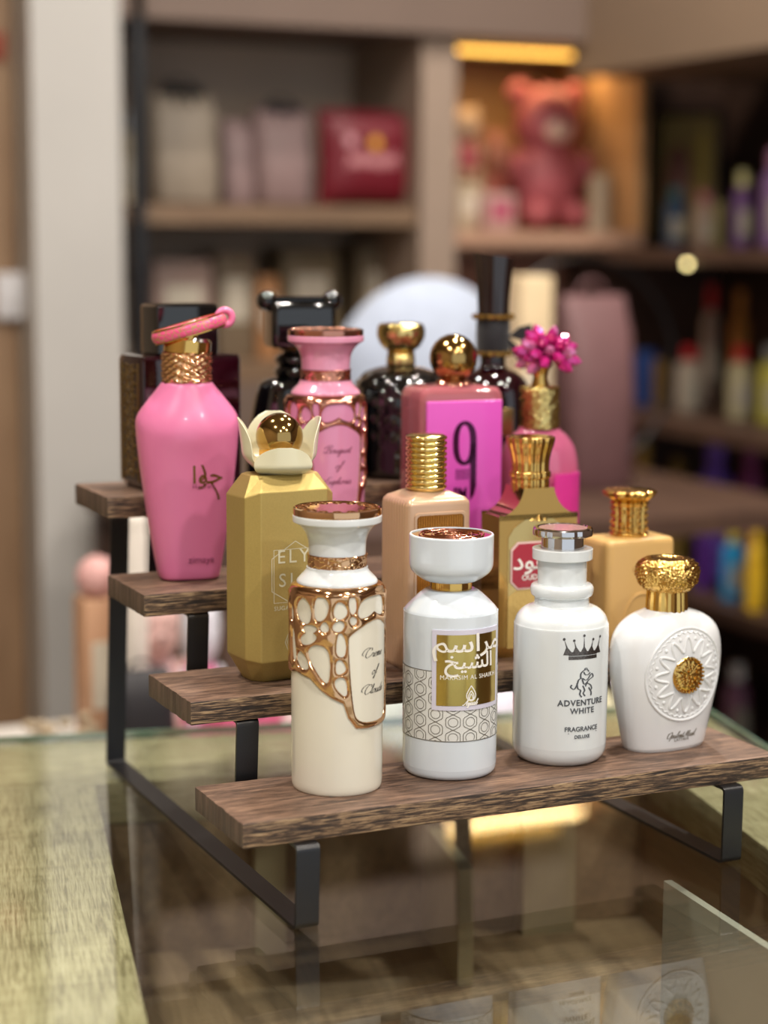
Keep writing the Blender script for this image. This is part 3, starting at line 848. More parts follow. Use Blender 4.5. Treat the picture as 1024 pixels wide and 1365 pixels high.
G().lathe([(r*U, lvm(y)) for r, y in prof], 200, disp=lump, capb=False).out('cap', GOLD, t, sharp=180)

# ---- gold faceted bottle with flower cap (second tier)
U = 0.5275e-3; B = 903.0
def L2(y, b, u): return (b-y)*u/0.98
t = bottle('matte gold faceted bottle with cream flower cap and outlined hexagon, second tier', (0.0875, 0.1523, 0.1234), -21.3+26)
MGOLD = mat('matte_gold', '#c2ab68', 0.45, 0.6, bump=0.25, bscale=2500, var=0.05, vscale=700)
def octr(w, d, c, zf_, zs, u=U):
    w, d, c = w*u/2, d*u/2, c*u
    return [(-w+c, -d, zf_), (w-c, -d, zf_), (w, -d+c, zs), (w, d-c, zs), (w-c, d, zf_), (-w+c, d, zf_), (-w, d-c, zs), (-w, -d+c, zs)]
zz = lambda y: L2(y, B, U)
rings = [octr(96, 52, 12, 0, 0), octr(122, 80, 15, zz(880), zz(876)), octr(128, 88, 16, zz(874), zz(871)), octr(128, 88, 16, zz(656), zz(664)), octr(96, 52, 12, zz(637), zz(637))]
bd = G().loft(rings).out('body', MGOLD, t, smooth=False)
bv = bd.modifiers.new('b', 'BEVEL'); bv.width = 0.0007; bv.segments = 2; bv.limit_method = 'ANGLE'
fE = flat_map(1*U, -44*U, 0)
g = G(); fl = fE; cyE = zz(762)
def putf(body, size, y, b, u, fn, g_, **k): put(body, size, y, g_=g_, base=b, u=u, fn=fn, **k)
putf('ELY', 25, 741, B, U, fE, g, cx=-3, space=1.3); putf('SIA', 25, 771, B, U, fE, g, cx=-3, space=1.35)
putf('SUGAR QUEEN', 8, 806, B, U, fE, g, cx=-2, space=1.1)
HX = [(-34, 19), (0, 38), (34, 19), (34, -19), (0, -38), (-34, -19)]
sq = [(-31, 29), (31, 29), (31, -33), (-31, -33)]
for poly in (HX, sq):
    ribbon(g, [(x*U, cyE+y*1.12*U) for x, y in poly], 1.1*U, fE, pen=False, k=1, closed=True)
for r_ in (15, 12):
    ribbon(g, [(r_*U*math.sin(a*PI/4), zz(850)+r_*U*math.cos(a*PI/4)) for a in range(8)], 1.1*U, fE, pen=False, k=1, closed=True)
putf('B', 18, 850, B, U, fE, g)
g.out('lettering', mat('pale_print', '#ded8bb', 0.4), t, smooth=False)
PET = mat('ivory_enamel', '#e4dfc0', 0.22, coat=0.5, var=0.02)
PETI = mat('amber_enamel', '#d79c34', 0.25, coat=0.4)
G().lathe([(19*U, zz(643)), (19*U, zz(636)), (23*U, zz(634))], 48).out('cap_base', GOLD, t)
def petal(az, lean, w, h, c0, thick=2.2):
    """cupped oval petal rising outward"""
    nu, nv = 20, 20; v = []; f = []
    for side in (0, 1):
        for j in range(nv+1):
            s_ = j/nv
            for i in range(nu+1):
                q = -1+2*i/nu
                half_w = w*math.sqrt(max(0, 1-(2*s_*.93-.93)**2)) if s_ > .02 else w*.36
                half_w = w*max(0.02, 1-abs((s_-.50)/.515)**2.0)**.5
                x = q*half_w
                # profile of the cup: starts near the axis, bulges out, comes up
                ang = lean[0]+(lean[1]-lean[0])*s_
                rr_ = c0+h*0.62*math.sin(ang*1.0)*(1 if True else 0)
                z_ = h*(s_**1.25)
                rad = c0+h*(lean[0]*math.sin(PI*.5*min(1, s_*2.0))+lean[1]*s_*s_)
                rad -= (x*x)/(w*2.1)*(0.55+.45*s_)
                rad -= side*thick*(1-.6*abs(q)**4)
                v.append((x*U, -rad*U, z_*U))
    n1 = (nu+1)*(nv+1)
    for s0 in (0, n1):
        for j in range(nv):
            for i in range(nu):
                a = s0+j*(nu+1)+i; f.append((a, a+1, a+nu+2, a+nu+1))
    edge = [i for i in range(nu+1)]+[j*(nu+1)+nu for j in range(1, nv+1)]+[nv*(nu+1)+i for i in range(nu-1, -1, -1)]+[j*(nu+1) for j in range(nv-1, 0, -1)]
    for k in range(len(edge)):
        a = edge[k]; b = edge[(k+1) % len(edge)]; f.append((a, b, b+n1, a+n1))
    c, s__ = math.cos(az), math.sin(az)
    v = [(x*c-y*s__, x*s__+y*c, z+zz(641)) for x, y, z in v]
    return v, f
az0 = math.radians(-26+8)
for k, (hh, ww) in enumerate([(41, 38), (76, 36), (80, 42), (76, 36)]):
    az = az0+k*PI/2+(0, .12, 0, -.12)[k]
    v, f = petal(az, (0.52, 0.10) if k else (1.0, .02), ww, hh, 8)
    build('petal', v, f, PET, t, sharp=50)
for k in (0.5, 1.5, 2.5, 3.5):
    v, f = petal(az0+k*PI/2, (0.32, 0.02), 17, 58, 8)
    build('inner_petal', v, f, PETI, t, sharp=50)
G().ball((0, 0, zz(591)), 31*U, 48).out('gold_ball', mat('bronze_gold', '#b4935a', 0.1, 1.0), t)
G().lathe([(0, zz(641)), (14*U, zz(640)), (17*U, zz(628)), (17*U, zz(610))], 32).out('cap_stem', PET, t)

# ---- champagne ribbed bottle
U = 0.5416e-3; B = 884.0
t = bottle('champagne box bottle with ribbed sides and ridged gold cap, second tier behind the white cylinder', (0.1975, 0.1473, 0.1234), -25.9+27)
CHAMP = mat('champagne_lacquer', '#c9a688', 0.28, 0.25, coat=0.4)
zz = lambda y: L2(y, B, U)
Wd, Dd = 92, 82
def ribring(z, sc=1.0, amp=1.0):
    out = []
    base = rrect(Wd*sc*U, Dd*sc*U, 7*U*sc, 5)
    # resample the sides with ribs
    n = len(base)
    for i in range(n):
        a = Vector(base[i][:2]); b = Vector(base[(i+1) % n][:2]); l = (b-a).length
        side = abs((b-a).x) < 1e-7 and l > 20*U
        steps = 72 if side else 1
        nn = Vector(((b-a).y, -(b-a).x)).normalized()
        for k in range(steps):
            q = a.lerp(b, k/steps)
            if side: q = q+nn*amp*1.1*U*math.cos(2*PI*k/8)
            out.append((q.x, q.y, z))
    return out
G().loft([ribring(0, .96, 0), ribring(zz(881), 1, .2), ribring(zz(877), 1), ribring(zz(672), 1), ribring(zz(668), .99, .2), ribring(zz(663), .90, 0), ribring(zz(656), .55, 0)]).out('body', CHAMP, t, sharp=50)
# gilded window on the front
g = G(); rw = rrect(74*U, 200*U, 6*U, 6)
zc_ = zz(778)
outer = [(x, -Dd/2*U-.0012, zc_+y) for x, y, _ in rw]; inner_ = [(x*.93, -Dd/2*U-.0012, zc_+y*.97) for x, y, _ in rw]; back_ = [(x*1.03, -Dd/2*U+.0005, zc_+y*1.01) for x, y, _ in rw]; in2 = [(x, y+.0012, z) for x, y, z in inner_]
G().loft([back_, outer, inner_, in2], False, False).out('window_frame', mat('champagne_lacquer', ''), t, sharp=40)
n = 40; v = []; f = []
for k in range(n*4+1):
    x = (-34.5+69*k/(n*4))*U; dy = .0004*math.cos(2*PI*k/8)
    v += [(x, -Dd/2*U-.0004+dy, zc_-97*U), (x, -Dd/2*U-.0004+dy, zc_+97*U)]
f = [(2*k, 2*k+1, 2*k+3, 2*k+2) for k in range(n*4)]
build('gilded_window', v, f, mat('amber_gold', '#c08b45', 0.2, 0.9), t)
pr = [(16*U, zz(658)), (24*U, zz(656))]
for k in range(10):
    y = 654-k*7
    pr += [(24.5*U, zz(y)), (27.3*U, zz(y-1.5)), (27.5*U, zz(y-3.5)), (27.2*U, zz(y-5)), (24.8*U, zz(y-6.2))]
pr += [(25*U, zz(585)), (22*U, zz(583.5)), (0, zz(583))]
G().lathe(pr, 72, capb=False).out('cap', PALEGOLD, t, sharp=60)

# ---- gold bottle with the red octagonal label
U = 0.5576e-3; B = 868.4
t = bottle('gilded bell-shouldered bottle with red octagonal label and fluted cap, second tier', (0.2847, 0.1523, 0.1234), -29+27)
zz = lambda y: L2(y, B, U)
half_o = [(50,868.4),(54,866),(56,860),(57,700),(57,690),(54,686),(45,682),(36,676),(29,668),(24,658),(22,650)]
outl = [(x*U, zz(y)) for x, y in cr(half_o, 3)]+[(-x*U, zz(y)) for x, y in cr(half_o, 3)[::-1]]
gg = G().prism(outl, -27*U, 27*U)
bd = gg.out('body', mat('gilded_glass', '#b98f48', 0.09, 0.95, coat=0.5), t, sharp=40)
bv = bd.modifiers.new('b', 'BEVEL'); bv.width = 0.0022; bv.segments = 3; bv.limit_method = 'ANGLE'; bv.angle_limit = math.radians(60)
inn = [(x*.80, zz(700)+(z-zz(700))*.90-.0005) for x, z in outl if z < zz(688)]
G().prism([(-44*U, zz(856)), (44*U, zz(856)), (44*U, zz(712)), (36*U, zz(700)), (20*U, zz(690)), (-20*U, zz(690)), (-36*U, zz(700)), (-44*U, zz(712))], -27.9*U, -26.5*U).out('front_panel', mat('brushed_champagne', '#cdb478', 0.2, 0.9, bump=0.1, bscale=60), t, sharp=30)
G().prism([(-44*U, zz(856)), (44*U, zz(856)), (44*U, zz(792)), (34*U, zz(784)), (-30*U, zz(780)), (-44*U, zz(790))], -28.6*U, -27.5*U).out('cream_panel', mat('cream_textured', '#d3b46c', 0.35, 0.2, bump=0.5, bscale=500), t, sharp=30)
oc = [(-25+9, -29), (25-9, -29), (25, -29+9), (25, 29-9), (25-9, 29), (-25+9, 29), (-25, 29-9), (-25, -29+9)]
LX = -14
zo = zz(749)
G().prism([((x*1.08+LX)*U, zo+y*1.08*U) for x, y in oc], -30*U, -28*U).out('label_rim', mat('label_rim_white', '#e8c9c4', 0.3), t, sharp=30)
G().prism([((x+LX)*U, zo+y*U) for x, y in oc], -30.8*U, -29*U).out('octagon_label', mat('crimson_label', '#a50f28', 0.28, coat=0.5), t, sharp=30)
g = G(); fo = flat_map(LX*U, -30.9*U, 0)
putf('\ufea9\ufeee\ufecb', 30, 745, B, U, fo, g, bold=.0002, sx=1.15); putf('OUD', 10, 765, B, U, fo, g, bold=.0001)
g.out('lettering', mat('white_ink', ''), t, smooth=False)
def flute(a, z, r): return .035*r*math.cos(16*a)
prof = smooth_prof([(22,668),(24,655),(25,645),(24.5,640),(24.5,640),(26.5,638),(26.5,632),(24.5,630),(24.5,630),(24.5,620),(26.5,608),(29.5,598),(31,592),(31,588),(28,586),(0,585)], 4)
G().lathe([(r*U, zz(y)) for r, y in prof], 160, disp=flute, capb=False).out('cap', GOLD, t, sharp=70)
prof = smooth_prof([(30,692),(26,684),(23,674),(22,664)], 4)
G().lathe([(r*U, zz(y)) for r, y in prof], 96, disp=flute, capb=False, capt=False).out('neck', GOLD, t, sharp=70)

# ---- peach square bottle
U = 0.5716e-3; B = 855.6
t = bottle('peach satin square bottle with ornate gold column cap, second tier right end', (0.3706, 0.1523, 0.1234), -32+34)
zz = lambda y: L2(y, B, U)
PEACH = mat('peach_satin', '#cfa768', 0.34, coat=0.2, var=0.02)
Wd, Dd = 106, 66
rg = lambda y, s_: rrect(Wd*s_*U, Dd*s_*U, 9*U, 6, zz(y))
G().loft([rg(855.6, .95), rg(853, .985), rg(849, 1), rg(724, 1), rg(719, .985), rg(716, .94), rg(714.5, .7)]).out('body', PEACH, t, sharp=60)
g = G().tube([(28*U*math.sin(a), -33.2*U, zz(829)+44*U*math.cos(a)) for a in [(-95+190*k/30)*PI/180 for k in range(31)]], 1.8*U, 8)
g.out('embossed_arch', PEACH, t)
g = G(); putf('OUD', 12, 755, B, U, flat_map(0, -33.1*U, 0), g, space=1.2); g.out('lettering', mat('peach_print', '#b9915a', 0.35, 0.4), t, smooth=False)
pr = [(24,716),(25,713),(24,711),(22,709),(22,709),(21.5,706),(22,680),(22,676),(24,673),(24,671),(22,670),(22,670),(28,665),(33,661),(33.5,657),(31,655),(31,655),(12,653),(0,652)]
G().lathe([(r*U, zz(y)) for r, y in smooth_prof(pr, 3)], 144, disp=lambda a, z, r: (0.06*r*math.cos(12*a)*(1 if z > zz(712) else 0)+.02*r*math.cos(z/U*.9)), capb=False).out('cap', GOLD, t, sharp=70)
g = G()
for k in range(12):
    for j in range(4):
        a = 2*PI*k/12; g.ball((23.0*U*math.sin(a), -23.0*U*math.cos(a), zz(705-j*8.5)), 2.6*U, 8)
g.out('cap_bead', GOLD, t)

# ---- pink bottle with bangle cap (third tier)
U = 0.5559e-3; B = 770.1
t = bottle('tall matte pink tapering bottle with a snakeskin bangle over its gold neck, third tier', (0.0575, 0.2604, 0.1771), -18.6+9)
zz = lambda y: L2(y, B, U)
PINK = mat('satin_pink', '#dc79a6', 0.32, coat=0.2, var=0.02)
rings = []
for y, a, b, p_, dip in [(770.1,36,26,3.4,0),(768,39.5,29,3.4,0),(764,41,30,3.4,0),(720,49,35,3.3,0),(660,58,41,3.1,1),(610,64.5,47,2.8,5),(590,66.5,50,2.5,9),(575,68,53,2.3,12),(566,68,54,2.15,12),(559,66,52.5,2.08,10),(550,60.5,50,2.02,8),(535,49,42,2,4),(520,37,35,2,1),(515,34,33,2,0),(513.5,31,30,2,0)]:
    rings.append(sellipse(a*U, b*U, p_, 96, zz(y), (lambda th, d_=dip: -d_*U*(math.cos(th)**2)*1.4+d_*U*.3) if dip else None))
bd = G().loft(rings).out('body', PINK, t, sharp=50)
sb = bd.modifiers.new('s', 'SUBSURF'); sb.levels = 1; sb.render_levels = 1
def braid(a, z, r): return (1.3*math.sin(9*a+z/U*.55)+.9*math.sin(14*a-z/U*.8)+.6*noise.noise(Vector((a*9, z*2000, 0))))*U
G().lathe([(30*U, zz(515))]+[(32.0*U, zz(514-k*1.3)) for k in range(30)]+[(29*U, zz(475)), (28*U, zz(478))], 160, disp=braid, capt=False).out('neck_band', ROSE, t, sharp=80)
rotc = Matrix.Rotation(math.radians(8), 3, 'Y')
G().lathe([(27.5*U, 0), (30.5*U, 0), (31*U, 9*U), (30.5*U, 18*U), (28.5*U, 18*U), (27.5*U, 9*U), (27.5*U, 0)], 72, c=(0, 0, zz(478)), rot=rotc, capb=False, capt=False).out('open_ring', GOLD, t)
# bangle
az = math.radians(-9)
R_ = 46; nb = 120; v = []; f = []
tilt = Matrix.Rotation(math.radians(-16), 3, 'Y')
view = Matrix.Rotation(math.radians(-9), 3, 'Z')
def bangle(rad, z_): 
    p = Vector((rad[0], rad[1], z_)); return view @ (tilt @ p)
g1 = G(); g2 = G()
ctr = Vector((4*U, 0, zz(446)))
nprof = 14
for j in range(nb):
    a = 2*PI*j/nb
    for k in range(nprof):
        b = 2*PI*k/nprof; r_ = (R_+5.0*math.cos(b))*U; z_ = 7.8*math.sin(b)*U
        v.append(tuple(bangle((r_*math.sin(a), -r_*.75*math.cos(a)), z_)+ctr))
f = [(j*nprof+k, j*nprof+(k+1) % nprof, ((j+1) % nb)*nprof+(k+1) % nprof, ((j+1) % nb)*nprof+k) for j in range(nb) for k in range(nprof)]
def snakeskin():
    m = bpy.data.materials.new('pink_snakeskin'); m.use_nodes = True; nt = m.node_tree; b = nt.nodes['Principled BSDF']
    tc = nt.nodes.new('ShaderNodeTexCoord'); vo = nt.nodes.new('ShaderNodeTexVoronoi'); vo.feature = 'DISTANCE_TO_EDGE'; vo.inputs['Scale'].default_value = 230
    nt.links.new(tc.outputs['Object'], vo.inputs['Vector'])
    c = nt.nodes.new('ShaderNodeValToRGB'); c.color_ramp.elements[0].color = lin('#b98d5a'); c.color_ramp.elements[1].color = lin('#ee5a8f'); c.color_ramp.elements[0].position = .03; c.color_ramp.elements[1].position = .07
    nt.links.new(vo.outputs['Distance'], c.inputs['Fac']); nt.links.new(c.outputs[0], b.inputs['Base Color'])
    b.inputs['Roughness'].default_value = .22; b.inputs['Coat Weight'].default_value = .6
    bp_ = nt.nodes.new('ShaderNodeBump'); bp_.inputs['Distance'].default_value = .0006; nt.links.new(vo.outputs['Distance'], bp_.inputs['Height']); nt.links.new(bp_.outputs[0], b.inputs['Normal'])
    return m
bg = build('bangle', v, f, snakeskin(), t)
g = G()
for sgn in (-1, 1):
    g.tube([tuple(bangle(((R_+1.5)*U*math.sin(2*PI*j/90), -(R_+1.5)*U*.75*math.cos(2*PI*j/90)), sgn*8.0*U)+ctr) for j in range(90)], 1.3*U, 6, closed=True)
g.out('bangle_edge', GOLD, bg)
pe = bangle((R_*U, 0), 0)+ctr
G().tube([tuple(Vector((9.5*U*math.cos(a*PI/20), 0, 9.5*U*math.sin(a*PI/20)))+pe+Vector((2*U, -2*U, 2*U))) for a in range(40)], 4.6*U, 14, closed=True).out('end_loop', mat('satin_pink_gloss', '#ef7aa8', 0.2, coat=0.5), bg)
G().lathe([(15*U, -10*U), (17*U, -2*U), (12*U, 3*U)], 24, c=(16*U, 0, zz(462))).out('bangle_mount', CHROME, t)
G().tube([(0, 0, zz(478)), (2*U, 0, zz(462)), tuple(ctr+Vector((6*U, 0, 0)))], 9*U, 12).out('bangle_post', GOLD, t)
fh = lambda x, y, z: (x, -(math.sqrt(max(0, 1-(abs(x)/(60*U))**2.9))**(2/2.9) if False else (max(0, 1-(abs(x)/(60*U))**2.9))**(1/2.9))*43.3*U-z, y)
def fhawa(x, z, off):
    y = B-z/U*.98
    tb = [(770,36,26,3.4),(764,41,30,3.4),(720,49,35,3.3),(660,58,41,3.1),(610,64.5,47,2.8),(590,66.5,50,2.5)]
    for A_, B_ in zip(tb, tb[1:]):
        if A_[0] >= y >= B_[0]:
            q = (A_[0]-y)/(A_[0]-B_[0]); a_, b_, p_ = (A_[i]+(B_[i]-A_[i])*q for i in (1, 2, 3)); break
    else: a_, b_, p_ = 60, 43, 3
    return (x, -b_*U*(max(0, 1-abs(x/(a_*U))**p_))**(1/p_)-off, z)
g = G(); fh = lambda x, y, z: fhawa(x, y, z+.0003)
put('\ufe8d\ufeee\ufea3', 33, 632, g_=g, base=B, u=U, fn=fh, cx=19, sx=1.0, bold=.0001)
ribbon(g, [(6*U, zz(604)), (7*U, zz(611)), (13*U, zz(620)), (16*U, zz(632)), (10*U, zz(637))], 2.4*U, fh)
ribbon(g, [(24*U, zz(640)), (29*U, zz(648)), (33*U, zz(656)), (35*U, zz(663))], 2.2*U, fh)
g.out('calligraphy', mat('antique_gold', '#8f7038', 0.25, 0.8), t, smooth=False)
g = G(); put('Hawwa', 8.5, 646, g_=g, base=B, u=U, fn=fh, cx=14, space=1.25); put('zimaya', 13, 742, g_=g, base=B, u=U, fn=fh, cx=12)
g.out('lettering', mat('rosy_print', '#8e3f63', 0.4), t, smooth=False)

# ---- pink slab bottle numbered 9 (third tier)
U = 0.5873e-3; B = 747.7
t = bottle('magenta slab bottle marked 9 PM with gold ball cap, third tier', (0.2695, 0.2514, 0.1771), -26.6+25)
zz = lambda y: L2(y, B, U)
Wd, Dd = 120, 74
rg = lambda y, s_: rrect(Wd*s_*U, Dd*s_*U, 10*U, 6, zz(y))
G().loft([rg(747.7, .96), rg(745, 1), rg(536, 1), rg(526, .97), rg(520, .9), rg(517, .6), rg(515, .3)]).out('body', mat('rose_glass', '#e5848e', 0.06, 0.0, coat=0.6, trans=0.55), t, sharp=60)
G().box((-0*U, 0, zz(640)), (Wd*.9*U, Dd*.8*U, 190*U), bev=.002).out('liquid', mat('red_liquid', '#c3202f', 0.25), t)
G().box((0, 0, 0), (108*U, 4*U, 206*U), bev=.0011).out('front_plate', mat('magenta_plate', '#dd57bf', 0.3, coat=0.3), t, loc=(0*U, -39.5*U, zz(636)))
fn9 = flat_map(0*U, -41.6*U, 0)
g = G()
# the tall narrow 9: a slim ring with a straight tail
def oval(cx, cy, a, b, n=40): return [(cx+a*math.cos(2*PI*k/n)*1.0, cy+b*math.copysign(abs(math.sin(2*PI*k/n))**.75, math.sin(2*PI*k/n))) for k in range(n)]
o1 = oval(0, zz(589), 17*U, 29*U); o2 = oval(-.5*U, zz(589), 8*U, 24*U)
n = len(o1); g.add([fn9(x, y, .0003) for x, y in o1]+[fn9(x, y, .0003) for x, y in o2], [(k, (k+1) % n, n+(k+1) % n, n+k) for k in range(n)])
g.add([fn9(x, y, .0003) for x, y in [(8*U, zz(589)), (17*U, zz(589)), (17*U, zz(644)), (14*U, zz(656)), (8*U, zz(663))]], [(0, 1, 2, 3, 4)])
put('PM', 22, 655, g_=g, base=B, u=U, fn=fn9, cx=-6, bold=.0003, sx=.7)
for k in range(8): ribbon(g, [((-12+2.6*k)*U, zz(622)), ((-12+2.6*k)*U, zz(636))], 1.1*U, fn9, pen=False, k=1)
g.out('number', mat('dark_plum_print', '#4a1640', 0.25, 0.5), t, smooth=False)
G().ball((2*U, 0, zz(483)), 31.5*U, 40).out('cap', mat('bronze_gold', ''), t)
G().lathe([(24*U, zz(517)), (22*U, zz(513)), (16*U, zz(510)), (14*U, zz(506)), (16*U, zz(500))], 48, c=(2*U, 0, 0), disp=lambda a, z, r: .06*r*math.cos(10*a)).out('neck', COPPER, t, sharp=60)

# ---- pink glass bottle with crystal flower (third tier)
U = 0.5999e-3; B = 739.3
t = bottle('translucent pink bottle topped with a magenta crystal flower, third tier right end', (0.3473, 0.2514, 0.1771), -29.3+15)
zz = lambda y: L2(y, B, U)
pr = [(44,739.3),(49,738),(50,733),(50,733),(53,690),(54,650),(53,620),(48,598),(38,583),(29,576),(27,571)]
G().lathe([(r*U, zz(y)) for r, y in smooth_prof(pr, 4)], 96, sy=.75).out('body', mat('pink_glass', '#e2739c', 0.1, 0.0, coat=0.8, trans=0.3), t)
curved_plate('label', mat('magenta_label', '#dd3a98', 0.3, coat=0.3), 52*U, 3*U, math.radians(8), math.radians(64), zz(720), zz(628), t)
def pebble(a, z, r):
    vv = noise.voronoi(Vector((math.sin(a)*r*620, math.cos(a)*r*620, z*620)))[0]; return 4*U*min(1, (vv[1]-vv[0])*1.5)
G().lathe([(23*U, zz(574))]+[(24*U, zz(572-k*2)) for k in range(27)]+[(20*U, zz(519)), (0, zz(518))], 140, disp=pebble, capb=False).out('neck_band', PALEGOLD, t, sharp=180)
G().lathe([(12*U, zz(519)), (9*U, zz(508)), (11*U, zz(498)), (16*U, zz(490))], 40).out('cap_stem', GOLD, t)
CRY = mat('magenta_crystal', '#ee3aa2', 0.05, 0.45, coat=1.0, trans=0.25)
CRY2 = mat('pink_crystal', '#f58bc8', 0.05, 0.5, coat=1.0, trans=0.25)
cc = Vector((9*U, 0, zz(478)))
rr = random.Random(3)
for k in range(34):
    ga = k*2.399963; zq = 1-1.62*(k+.5)/34; rq = math.sqrt(1-zq*zq)
    d = Vector((rq*math.cos(ga)*1.1, rq*math.sin(ga), zq*.85)).normalized()
    ln = rr.uniform(21, 28)*U; base_ = cc+d*ln*.75
    q = d.to_track_quat('Z', 'Y').to_matrix(); g = G()
    prf = [(0, -ln*.5), (5.5*U, -ln*.2), (8.5*U, ln*.35), (6*U, ln*.75), (0, ln*1.0)]
    g.lathe(prf, 6, c=base_, rot=q, capb=False, capt=False).out('crystal_petal', CRY if k % 3 else CRY2, t, smooth=False)

# ---- black box bottle (top tier)
U = 0.5873e-3; B = 647.2
t = bottle('black-red box bottle with gold filigree side and square black cap, top tier left end', (0.0814, 0.3476, 0.2344), -18.4+24)
zz = lambda y: L2(y, B, U)
BLKR = mat('black_red_glass', '#1c0209', 0.06, coat=0.8)
BLK = mat('black_gloss', '#08080a', 0.06, coat=0.9)
rg = lambda y, w, d, r=5: rrect(w*U, d*U, r*U, 4, zz(y))
G().loft([rg(647.2, 128, 66), rg(637, 142, 80), rg(482, 142, 80), rg(476, 138, 76), rg(475, 120, 60)]).out('body', BLKR, t, sharp=30)
G().loft([rg(475, 84, 52, 3), rg(473, 88, 56, 3), rg(414, 88, 56, 3), rg(411, 82, 50, 3)]).out('cap', BLK, t, sharp=30)
g = G()
for s_ in (-1, 1):
    for k in range(9):
        zc_ = zz(495+k*16)
        g.tube([(-71.3*U, (s_*12+7*math.sin(a*.6))*U, zc_+(a-8)*U) for a in range(17)], 1.3*U, 5)
for k in range(9):
    zc_ = zz(495+k*16); g.tube([(-71.5*U, 9*math.cos(a*PI/8)*U, zc_+6*math.sin(a*PI/8)*U) for a in range(16)], 1.2*U, 5, closed=True)
for s_ in (-1, 1): g.tube([(-71.3*U, s_*27*U, zz(636)), (-71.3*U, s_*27*U, zz(485))], 1.6*U, 6)
g.out('filigree', mat('dull_gold', '#9a8050', 0.3, 0.9), t, sharp=60)

# ---- black bell bottle with two ball ears
U = 0.6042e-3; B = 638.9
t = bottle('black bell-shaped bottle with knobbed crossbar cap, top tier', (0.1815, 0.3476, 0.2344), -22.1+15)
zz = lambda y: L2(y, B, U)
pr = [(62,639),(70,637),(73,631),(72,610),(68,575),(62,540),(56,518),(50,510),(40,506),(26,505)]
G().lathe([(r*U, zz(y)) for r, y in smooth_prof(pr, 4)], 40, sy=.62).out('body', BLK, t, sharp=12)
g = G()
pr = [(26,507),(31,504),(34,498),(31,492),(27,490),(27,490),(31,487),(33,482),(30,477),(24,475),(24,475),(22,472),(22,466)]
g.lathe([(r*U, zz(y)) for r, y in smooth_prof(pr, 3)], 24).out('neck', BLK, t, sharp=25)
G().lathe([(26*U, zz(470)), (30*U, zz(467)), (30*U, zz(464))], 48).out('neck_ring', mat('antique_gold', ''), t)
G().loft([rrect(80*U, 56*U, 8*U, 5, zz(466)), rrect(86*U, 60*U, 8*U, 5, zz(460)), rrect(86*U, 60*U, 8*U, 5, zz(412)), rrect(80*U, 56*U, 8*U, 5, zz(408))]).out('cap', BLK, t, sharp=40)
G().tube([(-46*U, 0, zz(406)), (46*U, 0, zz(406))], 5*U, 16).out('crossbar', CHROME if False else BLK, t)
for s_ in (-1, 1): G().ball((s_*44*U, 0, zz(407)), 13.5*U, 28).out('knob', BLK, t)

# ---- black round bottle with gold bowl cap
U = 0.6179e-3; B = 632.5
t = bottle('black studded round-shouldered bottle with gold bowl cap, top tier', (0.2700, 0.3456, 0.2344), -25)
zz = lambda y: L2(y, B, U)
pr = [(52,633),(58,631),(60,625),(60,600),(62,560),(62.5,535),(60,518),(54,506),(44,498),(30,493),(19,491)]
def stud(a, z, r):
    s_ = z/U
    if r < 40*U or s_ < 40: return 0
    return 2.2*U*max(0, math.cos(14*a)*math.cos(s_*.28))
G().lathe([(r*U, zz(y)) for r, y in smooth_prof(pr, 10)], 168, disp=stud).out('body', BLK, t, sharp=180)
G().lathe([(18*U, zz(493)), (18.5*U, zz(485)), (17*U, zz(470))], 64, disp=lambda a, z, r: .05*r*math.cos(14*a)).out('neck', PALEGOLD, t, sharp=180)
pr = [(15,472),(24,466),(30,456),(31.5,447),(30,439),(27,436),(27,436),(0,438)]
G().lathe([(r*U, zz(y)) for r, y in smooth_prof(pr, 6)], 150, disp=lambda a, z, r: .9*U*noise.noise(Vector((math.sin(a)*r*700, math.cos(a)*r*700, z*700))), capb=False).out('cap', PALEGOLD, t, sharp=180)

# ---- tall black bottle with flared cap and ribbon
U = 0.6314e-3; B = 626.4
t = bottle('black bottle with tall flared dark cap and black ribbon bow at its neck, top tier', (0.3547, 0.3456, 0.2344), -27.9)
zz = lambda y: L2(y, B, U)
pr = [(44,627),(50,625),(52,618),(52,560),(50,528),(44,510),(34,500),(22,495),(17,490),(17,476)]
G().lathe([(r*U, zz(y)) for r, y in smooth_prof(pr, 4)], 80, sy=.8).out('body', BLKR, t)
G().box((0, 0, 0), (40*U, 2*U, 36*U), bev=.0004).out('label', mat('dull_gold', ''), t, loc=(8*U, -41*U, zz(560)))
for y_, r_ in ((474, 21), (427, 23.5)):
    g = G()
    g.tube([(r_*U*math.cos(a*PI/20), r_*U*math.sin(a*PI/20), zz(y_)) for a in range(40)], 3.2*U, 8, closed=True)
    for k in range(14): g.ball((r_*1.05*U*math.cos(k*2*PI/14), r_*1.05*U*math.sin(k*2*PI/14), zz(y_)), 4.2*U, 8)
    g.out('gold_ring', GOLD, t)
G().lathe([(21*U, zz(474)), (22*U, zz(470)), (22.5*U, zz(452)), (22.5*U, zz(434)), (21*U, zz(430))], 60, disp=lambda a, z, r: .3*U*math.cos(z/U*1.3)).out('ribbon_band', mat('black_ribbon', '#15161c', 0.6, sheen=0.4), t)
for s_, ln in ((1, 30), (1, 24)):
    g = G()
    if ln == 30: pl = [(20, 452), (34, 440), (50, 436), (52, 446), (50, 458), (34, 456)]
    else: pl = [(20, 454), (30, 462), (40, 480), (34, 484), (24, 472)]
    g.prism([(x*U, zz(y)) for x, y in pl], -10*U, -6*U).out('ribbon_bow', mat('black_ribbon', ''), t, sharp=30)
g = G()
rings = []
